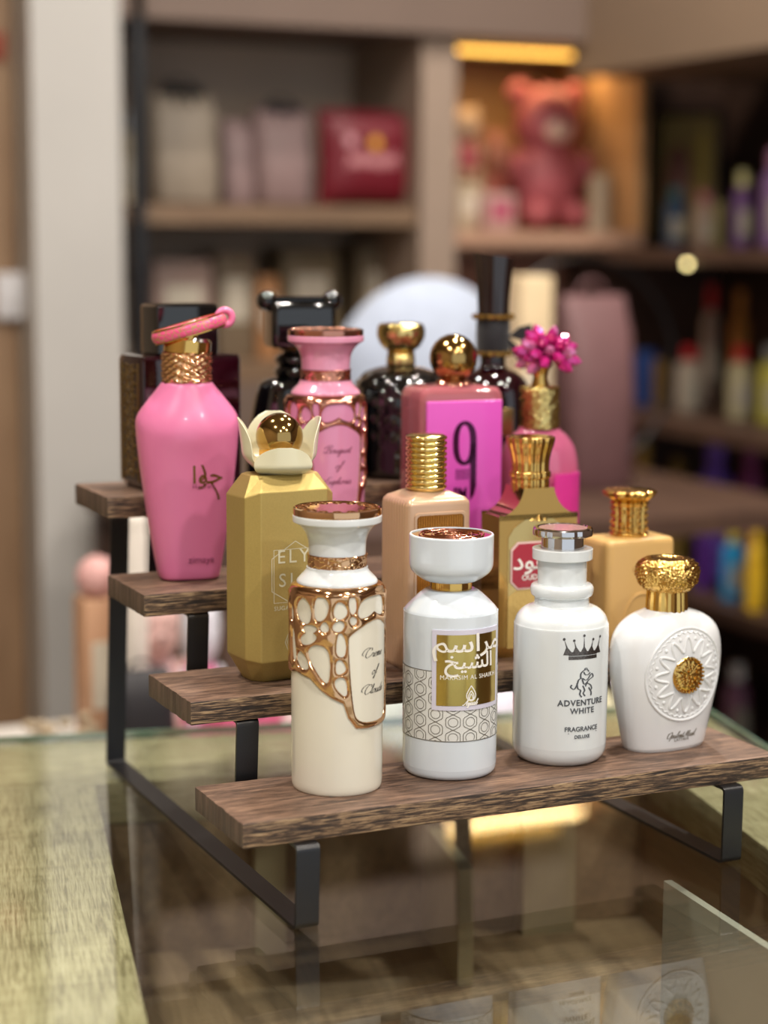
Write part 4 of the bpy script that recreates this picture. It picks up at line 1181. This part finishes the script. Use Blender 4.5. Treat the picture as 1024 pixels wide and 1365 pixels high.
for k in range(15):
    q = k/14; y = 424-q*76; r_ = 19.5+6.5*q**1.6
    rings.append([((r_+1.3*math.cos(9*a*2*PI/72))*U*math.sin(a*2*PI/72), -(r_*.8+1.0*math.cos(9*a*2*PI/72))*U*math.cos(a*2*PI/72), zz(y)-(q**3)*r_*U*.14*math.sin(a*2*PI/72)) for a in range(72)])
g.loft(rings).out('cap', mat('dark_brown_gloss', '#1d0f0e', 0.15, coat=0.7), t, sharp=50)

# background things: kind, name, category, label, x, y, z, width, depth, height, colours
ROWS = [
 ('bag', 'gift_bag', 'bag', 'cream gift bag with black bow on the upper shelf beside the dark rack post', 0.7556, 2.35, 0.487, 0.1339, 0.1, 0.2088, '#95897a', '#1a1718'),
 ('bag', 'gift_bag', 'bag', 'narrow pinkish gift bag between the cream bag and the bow-topped pink bag', 0.8659, 2.36, 0.487, 0.0609, 0.08, 0.1569, '#8c7675', '#8c7675'),
 ('bag', 'gift_bag', 'bag', 'greyish-pink gift bag with black bow beside the crimson pouch', 0.9528, 2.35, 0.487, 0.1192, 0.1, 0.1831, '#8a7371', '#19161c'),
 ('bottle', 'lotion_bottle', 'bottle', 'cream bottle between the pillar and the dark rack post, upper shelf', 0.6447, 2.32, 0.487, 0.0225, 0.04, 0.1625, '#a89c86', '#8a8d90'),
 ('pouch', 'cosmetic_pouch', 'pouch', 'crimson pouch with gold and pale print on the upper shelf', 1.1029, 2.275, 0.487, 0.2099, 0.07, 0.1776, '#66061a', '#c9922f'),
 ('bear', 'rose_bear', 'plush', 'large pink-red teddy bear in the warmly lit niche', 1.5406, 2.37, 0.443, 0.2064, 0.14, 0.2959, '#98494f', '#d8b8a8'),
 ('box', 'gift_box', 'box', 'cream box under the small toy in the lit niche', 1.3468, 2.37, 0.443, 0.0548, 0.1, 0.0922, '#b7a68c', '#ffffff'),
 ('plush', 'small_plush', 'plush', 'small cream-headed toy in a rose dress left of the lit bear', 1.3596, 2.38, 0.5352, 0.0632, 0.08, 0.1535, '#c4a78c', '#b4535c'),
 ('box', 'gift_box', 'box', 'rosy box with a pink spot at the feet of the lit bear', 1.3917, 2.32, 0.443, 0.0666, 0.08, 0.0731, '#b08c86', '#a83c62'),
 ('plush', 'small_plush', 'plush', 'blush toy behind the rosy box left of the lit bear', 1.4829, 2.48, 0.443, 0.0558, 0.08, 0.2107, '#b98070', '#b0564e'),
 ('tube', 'candle_jar', 'jar', 'ivory cylinder at the right end of the lit niche', 1.6133, 2.28, 0.443, 0.0416, 0.08, 0.1138, '#b3a58f', '#ffffff'),
 ('box', 'carton', 'box', 'pinkish-white carton below the upper shelf by the rack post', 0.7497, 2.37, 0.2, 0.114, 0.1, 0.1844, '#a1897f', '#ffffff'),
 ('box', 'carton', 'box', 'grey-brown carton standing next to the pinkish-white carton', 0.8605, 2.39, 0.2, 0.0753, 0.1, 0.2024, '#7d6c57', '#ffffff'),
 ('box', 'carton', 'box', 'small orange carton next to the grey-brown carton', 0.9186, 2.35, 0.2, 0.0411, 0.06, 0.1563, '#a9784e', '#ffffff'),
 ('box', 'carton', 'box', 'wide olive-brown carton beside the small orange carton', 1.0222, 2.42, 0.2, 0.1161, 0.12, 0.2097, '#7b6c52', '#ffffff'),
 ('box', 'carton', 'box', 'broad olive-grey carton against the pale cabinet divider', 1.1785, 2.42, 0.2, 0.1137, 0.12, 0.2174, '#776850', '#ffffff'),
 ('dome', 'round_plush_cushion', 'cushion', 'big bluish-white round cushion standing behind the black bottles', 0.895, 1.58, 0.02, 0.3299, 0.16, 0.3478, '#a9b4c8', '#ffffff'),
 ('box', 'tall_box', 'box', 'cream box standing right beside the bluish-white round cushion', 0.9627, 1.39, 0.02, 0.0534, 0.06, 0.3547, '#e0c9a3', '#ffffff'),
 ('bag', 'drawstring_bag', 'bag', 'dusty pink bag low behind the crystal flower bottle', 1.2319, 1.66, 0.02, 0.132, 0.12, 0.3167, '#6f4f50', '#6f4f50'),
 ('tube', 'pillar_candle', 'candle', 'cream candle glimpsed between the top two planks at the left', 0.2467, 1.015, -0.19, 0.032, 0.03, 0.303, '#e3dcd2', '#ffffff'),
 ('box', 'carton', 'box', 'peach carton standing left of the rear black post', 0.219, 1.075, -0.19, 0.0433, 0.05, 0.1992, '#c39878', '#ffffff'),
 ('ball', 'pink_pompom', 'ornament', 'pale pink pompom resting on the peach carton', 0.2181, 1.07, 0.0092, 0.0412, 0.04, 0.0487, '#dba9a5', '#ffffff'),
 ('plush', 'plush_toy', 'plush', 'blush plush toy on the low table left, seen under the third plank', 0.3113, 1.16, -0.19, 0.0842, 0.08, 0.1893, '#d9b3ad', '#d8b7b9'),
 ('plush', 'plush_toy', 'plush', 'pink-and-white plush toy seen between the gold bottle and plank posts', 0.3362, 1.05, -0.19, 0.056, 0.06, 0.2136, '#d9dde6', '#ea7fae'),
 ('plush', 'plush_toy', 'plush', 'bright pink plush toy seen just above the counter edge under the second plank', 0.3528, 0.935, -0.19, 0.1426, 0.07, 0.1255, '#ee7fae', '#ee7fae'),
 ('bag', 'shadow_bag', 'bag', 'small black bag shape standing for shadow on the low table behind the rear black post', 0.2334, 0.95, -0.19, 0.0711, 0.06, 0.1364, '#17141a', '#17141a'),  # dark bag shape put where there is only shade
 ('dish', 'tray_of_trinkets', 'tray', 'white tray of beige trinkets behind the counter at far left', 0.1499, 0.99, -0.19, 0.117, 0.08, 0.1335, '#c9c8d2', '#a8977d'),
 ('dome', 'white_cushion', 'cushion', 'white round cushion seen between the front white bottles, behind the counter', 0.5858, 0.84, -0.19, 0.1531, 0.08, 0.1255, '#dcd9ea', '#ffffff'),
 ('dome', 'mint_cushion', 'cushion', 'pale mint cushion behind the counter between the vase bottle and cylinder bottle', 0.529, 0.94, -0.19, 0.116, 0.08, 0.1226, '#d4e0da', '#ffffff'),
 ('dome', 'cream_cushion', 'cushion', 'cream cushion behind the counter between the crown bottle and right-hand bottle', 0.6427, 0.65, -0.19, 0.0739, 0.06, 0.1426, '#c9c3a0', '#ffffff'),
 ('bottle', 'shampoo_bottle', 'bottle', 'teal bottle on the right-hand upper shelf, nearest the corner', 1.7028, 2.1367, 0.413, 0.0455, 0.0364, 0.1162, '#27415e', '#1f5f66'),
 ('bottle', 'lotion_bottle', 'bottle', 'cream and pink bottle right of the teal one, upper right shelf', 1.7015, 2.0334, 0.413, 0.043, 0.0344, 0.1068, '#a08878', '#a35a66'),
 ('tube', 'jar', 'jar', 'olive jar between the cream-pink and purple bottles, upper right shelf', 1.6913, 1.9701, 0.413, 0.0226, 0.0181, 0.0875, '#7b7148', '#ffffff'),
 ('bottle', 'shampoo_bottle', 'bottle', 'purple bottle with pale cap on the upper right shelf', 1.6792, 1.88, 0.413, 0.0385, 0.0308, 0.1399, '#6d4b7b', '#c9c38a'),
 ('bottle', 'lotion_bottle', 'bottle', 'lilac bottle at the right edge of the picture, upper right shelf', 1.6828, 1.7911, 0.413, 0.0456, 0.0365, 0.1769, '#8b6796', '#b57ca0'),
 ('framebox', 'gift_box', 'box', 'cellophane-fronted gift box with yellow and pink contents in the right corner', 1.8668, 2.3373, 0.413, 0.1335, 0.1068, 0.2828, '#a08a52', '#8d5a4c'),
 ('box', 'carton', 'box', 'blue carton at the corner end of the middle right shelf', 1.6982, 2.2246, 0.095, 0.0365, 0.0292, 0.1101, '#2d4f94', '#2d4f94'),
 ('box', 'carton', 'box', 'slim ochre carton beside the blue carton, middle right shelf', 1.6905, 2.16, 0.095, 0.0209, 0.0168, 0.0958, '#7d6234', '#7d6234'),
 ('bottle', 'cleaner_bottle', 'bottle', 'white bottle with red cap at left of the red-capped pair', 1.7079, 2.0806, 0.095, 0.0557, 0.0446, 0.1268, '#b3a593', '#c51a26'),
 ('bottle', 'cleaner_bottle', 'bottle', 'tall white bottle with red top behind the red caps', 1.8197, 2.1728, 0.095, 0.0394, 0.0315, 0.2432, '#b09a8c', '#c0202a'),
 ('bottle', 'cleaner_bottle', 'bottle', 'white-yellow bottle with red cap at right of the pair', 1.7053, 1.9063, 0.095, 0.0506, 0.0404, 0.136, '#b8ad88', '#c51a26'),
 ('bottle', 'cleaner_bottle', 'bottle', 'tall orange bottle behind the red-capped bottle', 1.8193, 2.0736, 0.095, 0.0385, 0.0308, 0.2367, '#b9762a', '#b9762a'),
 ('bottle', 'cleaner_bottle', 'bottle', 'yellow and white bottle at the right end of the middle shelf', 1.7033, 1.8097, 0.095, 0.0466, 0.0373, 0.1438, '#b9b04a', '#8f8c86'),
 ('bottle', 'gold_bottle', 'bottle', 'tall gold bottle at the corner end of the lower right shelf', 1.6641, 2.171, -0.225, 0.0483, 0.0386, 0.2537, '#b58c3e', '#cda552'),
 ('bottle', 'shampoo_bottle', 'bottle', 'olive-gold bottle on the lower right shelf, nearest the corner', 1.7249, 2.1352, -0.225, 0.0497, 0.0398, 0.2217, '#a08440', '#a08440'),
 ('bottle', 'shampoo_bottle', 'bottle', 'large violet bottle on the lower right shelf', 1.7148, 1.9919, -0.225, 0.0696, 0.0557, 0.274, '#8a63d6', '#8a63d6'),
 ('bottle', 'shampoo_bottle', 'bottle', 'wine-red bottle right of the large violet one, lower right shelf', 1.7675, 1.9504, -0.225, 0.0549, 0.0439, 0.2756, '#a04a80', '#a04a80'),
 ('bottle', 'lotion_bottle', 'bottle', 'blue bottle with yellow cap in front on the lower right shelf', 1.6219, 1.7921, -0.225, 0.0438, 0.0351, 0.1334, '#2aa0dc', '#d8c63a'),
 ('bottle', 'lotion_bottle', 'bottle', 'yellow bottle in front at the lower right shelf edge', 1.5973, 1.6879, -0.225, 0.0345, 0.0276, 0.1492, '#e8bc28', '#e8bc28'),
 ('bottle', 'lotion_bottle', 'bottle', 'dark purple bottle left of the blue one, lower right shelf', 1.6384, 1.906, -0.225, 0.0368, 0.0294, 0.122, '#6a35a0', '#6a35a0'),
 ('bottle', 'lotion_bottle', 'bottle', 'mauve bottle on the lowest right-hand shelf low in the dark corner', 1.6646, 1.8275, -0.52, 0.0491, 0.0393, 0.1647, '#a0708a', '#ffffff'),
]

# ------------------------------------------------------------------ the shop behind
CAB = mat('taupe_cabinet', '#6c5b51', 0.6, var=0.06, vscale=6)
CABL = mat('pale_cabinet', '#c6b29e', 0.6, var=0.06, vscale=6)
DARKW = wood('dark_shelf_wood', [(0.3, '#2a1c16'), (0.5, '#49342a'), (0.7, '#5e4637')], 'Y', 1, 0.5, 0.2, 10, 60)
SHW = wood('brown_shelf_wood', [(0.3, '#5a4434'), (0.5, '#78604a'), (0.7, '#8f765c')], 'X', 1, 0.5, 0.2, 10, 60)
def bx(name, m, x0, x1, y0, y1, z0, z1, parent=None, bev=0.0):
    return G().box((0, 0, 0), (x1-x0, y1-y0, z1-z0), bev=bev).out(name, m, parent, smooth=bool(bev), loc=((x0+x1)/2, (y0+y1)/2, (z0+z1)/2))
pl = bx('trim_1', mat('white_pillar', '#b4b2ae', 0.6, var=0.05, vscale=5), 0.389, 0.537, 2.0, 2.14, -0.9, 1.9); struct(pl)
wl = bx('wall_left_panel', wood('tan_door_wood', [(0.3, '#7a6047'), (0.5, '#917458'), (0.7, '#a5896a')], 'Z', 1, 0.5, 0.2, 10, 40), -0.6, 0.385, 2.1, 2.14, -0.9, 1.9); struct(wl)
sw = thing('switch_box', 'white wall switch box on the tan wood panel at the left edge', 'switch', (0.372, 2.0995, 0.292))
G().box((0, -0.012, 0.038), (0.058, 0.024, 0.076), bev=0.004).out('housing', mat('white_plastic', '#d9d8da', 0.4), sw)
G().box((0, -0.026, 0.038), (0.02, 0.006, 0.034), bev=0.002).out('rocker', mat('white_plastic', ''), sw)
lb = G().box((0, 0, 0), (0.05, 0.01, 0.045), bev=0.002).out('poster', mat('red_card', '#94402f', 0.6), loc=(0.345, 2.0945, 0.735))
tag(lb, 'small red card on the tan wood panel at the top left', 'card')
cabl = thing('wall_cabinet', 'tall taupe wall cabinet with open shelves holding gift bags and the crimson pouch', 'cabinet', (0, 0, 0))
bx('back_panel', CABL, 0.56, 1.168, 2.50, 2.54, -0.9, 1.2, cabl)
bx('fascia', CAB, 0.56, 1.66, 2.15, 2.66, 0.80, 1.9, cabl)
bx('shelf_board', SHW, 0.56, 1.168, 2.2, 2.499, 0.452, 0.487, cabl)
bx('shelf_board', SHW, 0.56, 1.168, 2.2, 2.499, 0.165, 0.20, cabl)
bx('side_panel', mat('divider_paint', '#978475', 0.6, var=0.05), 1.169, 1.242, 2.18, 2.66, -0.9, 0.80, cabl)
bx('base_panel', CAB, 0.56, 1.168, 2.2, 2.24, -0.9, 0.165, cabl)
nic = thing('lit_niche_cabinet', 'cabinet with a lit niche for the rose bear and an LED strip along its top', 'cabinet', (0, 0, 0))
bx('back_panel', mat('warm_board', '#bd9468', 0.6), 1.243, 1.67, 2.56, 2.60, 0.443, 0.80, nic)
bx('shelf_board', mat('peach_board', '#b08a72', 0.5), 1.243, 1.66, 2.2, 2.555, 0.405, 0.443, nic)
bx('lower_back', mat('dusty_rose_board', '#83625a', 0.6, var=0.05, vscale=5), 1.243, 1.665, 2.5, 2.54, -0.9, 0.405, nic)
bx('side_panel', mat('warm_board', ''), 1.652, 1.672, 2.2, 2.555, 0.443, 0.80, nic)
LEDM = mat('led_tape', '#ffe0a0', 0.5, emit='#ffc25a', estr=7.0)
ls = bx('led_strip', mat('brass_channel', '#b79b5a', 0.4, 0.6), 1.262, 1.648, 2.31, 2.335, 0.783, 0.7995, nic)
g = G()
for k in range(34): g.box((-0.187+k*0.0113, -0.0135, -0.001), (0.0062, 0.002, 0.008))
g.out('led_diode', LEDM, ls, smooth=False)['kind'] = 'stuff'
la = bpy.data.lights.new('led_light', 'AREA'); la.shape = 'RECTANGLE'; la.size = 0.38; la.size_y = 0.02; la.energy = 0.9; la.color = (1, 0.66, 0.3)
lo = bpy.data.objects.new('led_light', la); COL.objects.link(lo); lo.parent = nic; lo.location = (1.455, 2.35, 0.778)
bx('lit_edge', mat('peach_board', ''), 1.243, 1.66, 2.185, 2.199, 0.415, 0.443, nic)
lb_ = bpy.data.lights.new('shelf_light', 'AREA'); lb_.shape = 'RECTANGLE'; lb_.size = 0.38; lb_.size_y = 0.02; lb_.energy = 0.5; lb_.color = (1, 0.66, 0.4)
lo = bpy.data.objects.new('shelf_light', lb_); COL.objects.link(lo); lo.parent = nic; lo.location = (1.455, 2.3, 0.402)
post = thing('metal_rack_post', 'black square metal post standing between the pillar and the wall cabinet', 'post', (0.616, 2.16, -0.9))
G().box((0, 0, 1.4), (0.020, 0.020, 2.8)).out('upright', BLACKMETAL, post, smooth=False)
G().box((0, 0, 0.003), (0.05, 0.03, 0.006)).out('foot_plate', BLACKMETAL, post, smooth=False)
# right-hand unit
ru = thing('shelf_unit', 'dark brown wall shelving on the right filled with coloured bottles', 'shelf', (0, 0, 0))
bx('back_panel', DARKW, 2.061, 2.09, 0.9, 2.499, -0.9, 1.2, ru)
for z in (0.413, 0.095, -0.225, -0.52): bx('shelf_board', DARKW, 1.56, 2.06, 0.9, 2.19, z-0.028, z, ru)
bx('end_panel', DARKW, 1.69, 2.09, 2.50, 2.53, -0.9, 0.9, ru)
for z in (0.413, 0.095, -0.225, -0.52): bx('shelf_board', DARKW, 1.69, 2.06, 2.1905, 2.499, z-0.028, z, ru)
bx('cornice', mat('beige_cornice', '#86725f', 0.6, var=0.05, vscale=5), 1.5, 2.09, 0.9, 2.2, 0.74, 0.95, ru)
dt = thing('display_table', 'table behind the stand carrying the bluish-white round cushion', 'table', (0, 0, 0))
bx('table_top', DARKW, 0.45, 1.45, 1.3, 1.95, -0.01, 0.02, dt)
for x in (0.48, 1.42):
    for y in (1.33, 1.92): bx('leg', DARKW, x-0.02, x+0.02, y-0.02, y+0.02, -0.9, -0.01, dt)
lt = thing('low_table', 'low white table behind the counter holding plush toys and cushions', 'table', (0, 0, 0))
bx('table_top', mat('white_table', '#c9c4bd', 0.5), -0.02, 0.80, 0.60, 1.28, -0.22, -0.19, lt)
for x in (0.02, 0.76):
    for y in (0.64, 1.24): bx('leg', mat('white_table', ''), x-0.02, x+0.02, y-0.02, y+0.02, -0.9, -0.22, lt)
hp = G().tube([(0.186*math.cos(a*PI/40), 0, 0.186*math.sin(a*PI/40)) for a in range(80)], 0.004, 8, closed=True).out('wire_hoop', BLACKMETAL, loc=(1.30, 1.8, 0.02+0.19), sharp=180)
tag(hp, 'thin dark round wire hoop standing on the table right of the cream box', 'hoop')
bl = thing('added_bulb', 'small glowing warm bulb added for a bright blurred spot on the front of the right-hand shelving', 'bulb', (1.555, 1.868, 0.385))  # glowing bulb added to stand for a bright blurred highlight
G().ball((0, 0, 0), 0.0055, 16).out('glass_bulb', mat('bulb_glow', '#fff0c0', 0.4, emit='#ffe9a0', estr=9), bl)
G().lathe([(0.004, 0.004), (0.004, 0.018)], 12).out('socket', BLACKMETAL, bl)

cm = {}
def colm(c, r=0.55, **k):
    key = c+str(r)
    if key not in cm: cm[key] = mat('shop_'+c.strip('#')+str(int(r*100)), c, r, var=0.12, vscale=30, **k)
    return cm[key]
for kind, name, cat, label, x, y, z0, w, d, h, c1, c2 in ROWS:
    rz = 0.0
    t = thing(name, label, cat, (x, y, z0+0.0004), rz)
    m1, m2 = colm(c1), colm(c2)
    if kind == 'box':
        G().box((0, 0, h/2), (w, d, h), bev=min(w, d, h)*.05).out('carton_body', m1, t)
        G().box((0, -d/2-.0006, h*.55), (w*.62, .001, h*.4)).out('front_label', m2 if c2 != '#ffffff' else colm('#cfc6b4'), t, smooth=False)
    elif kind == 'bag':
        rings = [[(px, py, pz) for px, py, pz in rrect(w*s_, d*q, min(w*s_, d*q)*.3, 4, zz_*h)] for s_, q, zz_ in ((.9, .9, 0), (1, 1, .04), (1, 1, .5), (.97, .8, .8), (.9, .3, .96), (.92, .12, 1.0))]
        G().loft(rings).out('bag_body', m1, t, sharp=60)
        if c1 != c2:
            g = G()
            for s_ in (-1, 1): g.ball((s_*w*.17, -d*.12, h*.98), w*.17, 14, (1, .5, .6))
            g.ball((0, -d*.16, h*.98), w*.07, 10)
            g.tube([(-w*.05, -d*.12, h*.97), (-w*.12, -d*.3, h*.84)], w*.03, 6); g.tube([(w*.05, -d*.12, h*.97), (w*.12, -d*.3, h*.84)], w*.03, 6)
            g.out('bow', m2, t)
            G().tube([(w*.22*math.cos(a*PI/14), 0, h+(h*.10)*math.sin(a*PI/14)) for a in range(15)], w*.02, 6).out('handle', m2, t)
        else: G().tube([(w*.22*math.cos(a*PI/14), 0, h*.98+(h*.10)*math.sin(a*PI/14)) for a in range(15)], w*.025, 6).out('handle', m1, t)
    elif kind == 'bottle':
        r = w/2
        hh = h*.80
        pr = smooth_prof([(r*.8, 0), (r*.97, h*.01), (r, h*.04), (r, h*.04), (r, hh*.8), (r*.9, hh*.9), (r*.45, hh*.98), (r*.42, hh)], 4)
        G().lathe(pr, 32, sy=.8).out('bottle_body', m1, t)
        G().lathe(smooth_prof([(r*.5, hh), (r*.55, hh+h*.02), (r*.55, hh+h*.02), (r*.5, h*.97), (r*.4, h), (0, h)], 3), 24).out('bottle_cap', m2, t)
        curved_plate('bottle_label', colm('#a8a090') if c1 != c2 else m1, r*.82, r*.2, -.9, .9, hh*.2, hh*.62, t, 12)
    elif kind == 'tube':
        r = w/2
        G().lathe([(r*.94, 0), (r, h*.01), (r, h*.93), (r*.94, h*.95)], 40).out('jar_body', m1, t)
        G().lathe([(r*.9, h*.95), (r*.97, h*.955), (r*.97, h*.99), (r*.85, h)], 40).out('jar_lid', m1, t)
    elif kind == 'ball':
        G().ball((0, 0, h/2), h/2, 24, disp=lambda p: .06*noise.noise(p*6)).out('pompom', m1, t)
        G().tube([(0, 0, h*.98), (0, 0, h*1.05)], .002, 6).out('loop', m1, t)
    elif kind == 'dome':
        G().ball((0, 0, h/2), 1, 48, (w/2, d/2, h/2), disp=lambda p: .02*noise.noise(p*3)-.06*abs(p.x)**6*0).out('cushion_body', mat('dome_'+c1.strip('#'), c1, .75, sheen=.3, var=.1, vscale=25), t)
        G().tube([(w*.497*math.cos(a*PI/24), 0, h/2+h*.497*math.sin(a*PI/24)) for a in range(48)], .0025, 6, closed=True).out('piping', m1, t)
    elif kind == 'dish':
        G().lathe([(w*.42, 0), (w*.44, 0.002), (w*.5, h*.3), (w*.5, h*.34), (w*.43, h*.12), (0, h*.1)], 48, sy=.7, capt=False).out('dish', m1, t)
        g = G(); q = random.Random(5)
        for k in range(26): g.ball((q.uniform(-.32, .32)*w, q.uniform(-.22, .22)*w, h*(.28+.3*q.random())), w*.07, 10, (1, .8, .7))
        o = g.out('trinkets', m2, t); o['kind'] = 'stuff'
    elif kind == 'pouch':
        # puffed cushion shape with straight welted rim
        n = 28; v = []; f = []
        for sd in (-1, 1):
            for j in range(n+1):
                for i in range(n+1):
                    a = -1+2*i/n; b = -1+2*j/n
                    pin = 1-.05*(1-b*b)*0-.045*(a*a*(1-b*b))
                    px = a*w/2*(1-.05*(1-b*b)); pz = h/2+b*h/2*(1-.04*(1-a*a))
                    v.append((px, sd*d/2*((1-a**4)*(1-b**4))**.6-(0.0), pz))
        m_ = (n+1)**2
        for s0 in (0, m_):
            for j in range(n):
                for i in range(n):
                    a = s0+j*(n+1)+i; f.append((a, a+1, a+n+2, a+n+1))
        v = [(a, b-.0, c) for a, b, c in v]
        bo = build('pouch_body', v, f, colm(c1, .5), t, sharp=80)
        fnp = lambda px, pz, oz: (px, -d/2*max(0, (1-abs(2*px/w)**4)*(1-abs(2*(pz-h/2)/h)**4))**.6-.001-oz, pz)
        g = G(); shape(g, [(.012*math.cos(k*PI/8), h*.66+.012*math.sin(k*PI/8)) for k in range(16)], fnp); g.out('gold_badge', mat('badge_gold', '#d59a3a', .4), t, smooth=False)
        g = G(); shape(g, [(-.05+.011*math.cos(k*PI/8), h*.68+.011*math.sin(k*PI/8)) for k in range(16)], fnp); g.out('pale_badge', mat('badge_pale', '#c58f96', .5), t, smooth=False)
        g = G(); ribbon(g, [(-.055+.0062*k, h*.47+(.009 if k % 2 else -.007)*(1.2 if k % 5 else 1.8)) for k in range(17)], .0045, fnp, pen=False)
        g.out('script_print', mat('print_pink', '#c98a8f', .5), t, smooth=False)
        G().tube([(-w*.46, 0, h*.985), (w*.46, 0, h*.985)], .004, 8).out('zip', m1, t)
    elif kind in ('bear', 'plush'):
        fur = m1; hd = h*.30 if kind == 'bear' else h*.26
        lumpy = (lambda p: .05*noise.noise(p*9)) if kind == 'bear' else (lambda p: .02*noise.noise(p*5))
        R_ = w*.5
        if kind == 'bear': hr = (w*.36, d*.36, h*.24); hz = h*.74; br = (w*.38, d*.42, h*.31); bz = h*.34
        else: hr = (w*.44, d*.45, h*.24); hz = h*.74; br = (w*.44, d*.44, h*.29); bz = h*.315
        G().ball((0, 0, bz), 1, 28, br, disp=lumpy).out('body', fur if kind == 'bear' else m2, t)
        he = G().ball((0, -d*.05, hz), 1, 28, hr, disp=lumpy).out('head', fur, t)
        for s_ in (-1, 1):
            G().ball((s_*hr[0]*.85, 0, hz+hr[2]*.75), 1, 16, (hr[0]*.38, hr[1]*.25, hr[2]*.38), disp=lumpy).out('ear', fur, he)
            G().ball((s_*br[0]*.95, -d*.15, bz+h*.08), 1, 16, (br[0]*.30, br[1]*.45, h*.13), disp=lumpy).out('arm', fur, t)
            G().ball((s_*br[0]*.55, -d*.28, h*.112), 1, 16, (br[0]*.42, d*.30, h*.10), disp=lumpy).out('foot', fur, t)
            G().ball((s_*hr[0]*.36, -d*.05-hr[1]*.88, hz+hr[2]*.15), hr[0]*.09, 10).out('eye', colm('#1b1512', .2), he)
        G().ball((0, -d*.05-hr[1]*.8, hz-hr[2]*.25), 1, 16, (hr[0]*.42, hr[1]*.35, hr[2]*.34)).out('muzzle', m2 if kind == 'bear' else fur, he)
        G().ball((0, -d*.05-hr[1]*1.14, hz-hr[2]*.12), hr[0]*.1, 10).out('nose', colm('#3a2220', .3), he)
    elif kind == 'framebox':
        t.rotation_euler = (0, 0, math.radians(-45))
        G().box((0, 0, h/2), (w, .05, h), bev=.003).out('box_body', colm('#2a1d18'), t)
        G().box((0, -.0265, h/2), (w*.88, .003, h*.9), bev=.001).out('window', m1, t)
        G().ball((-w*.15, -.028, h*.45), 1, 16, (w*.22, .012, h*.3)).out('pink_contents', m2, t)
        G().ball((w*.24, -.028, h*.62), 1, 16, (w*.12, .012, h*.25)).out('yellow_contents', colm('#cdb35a'), t)
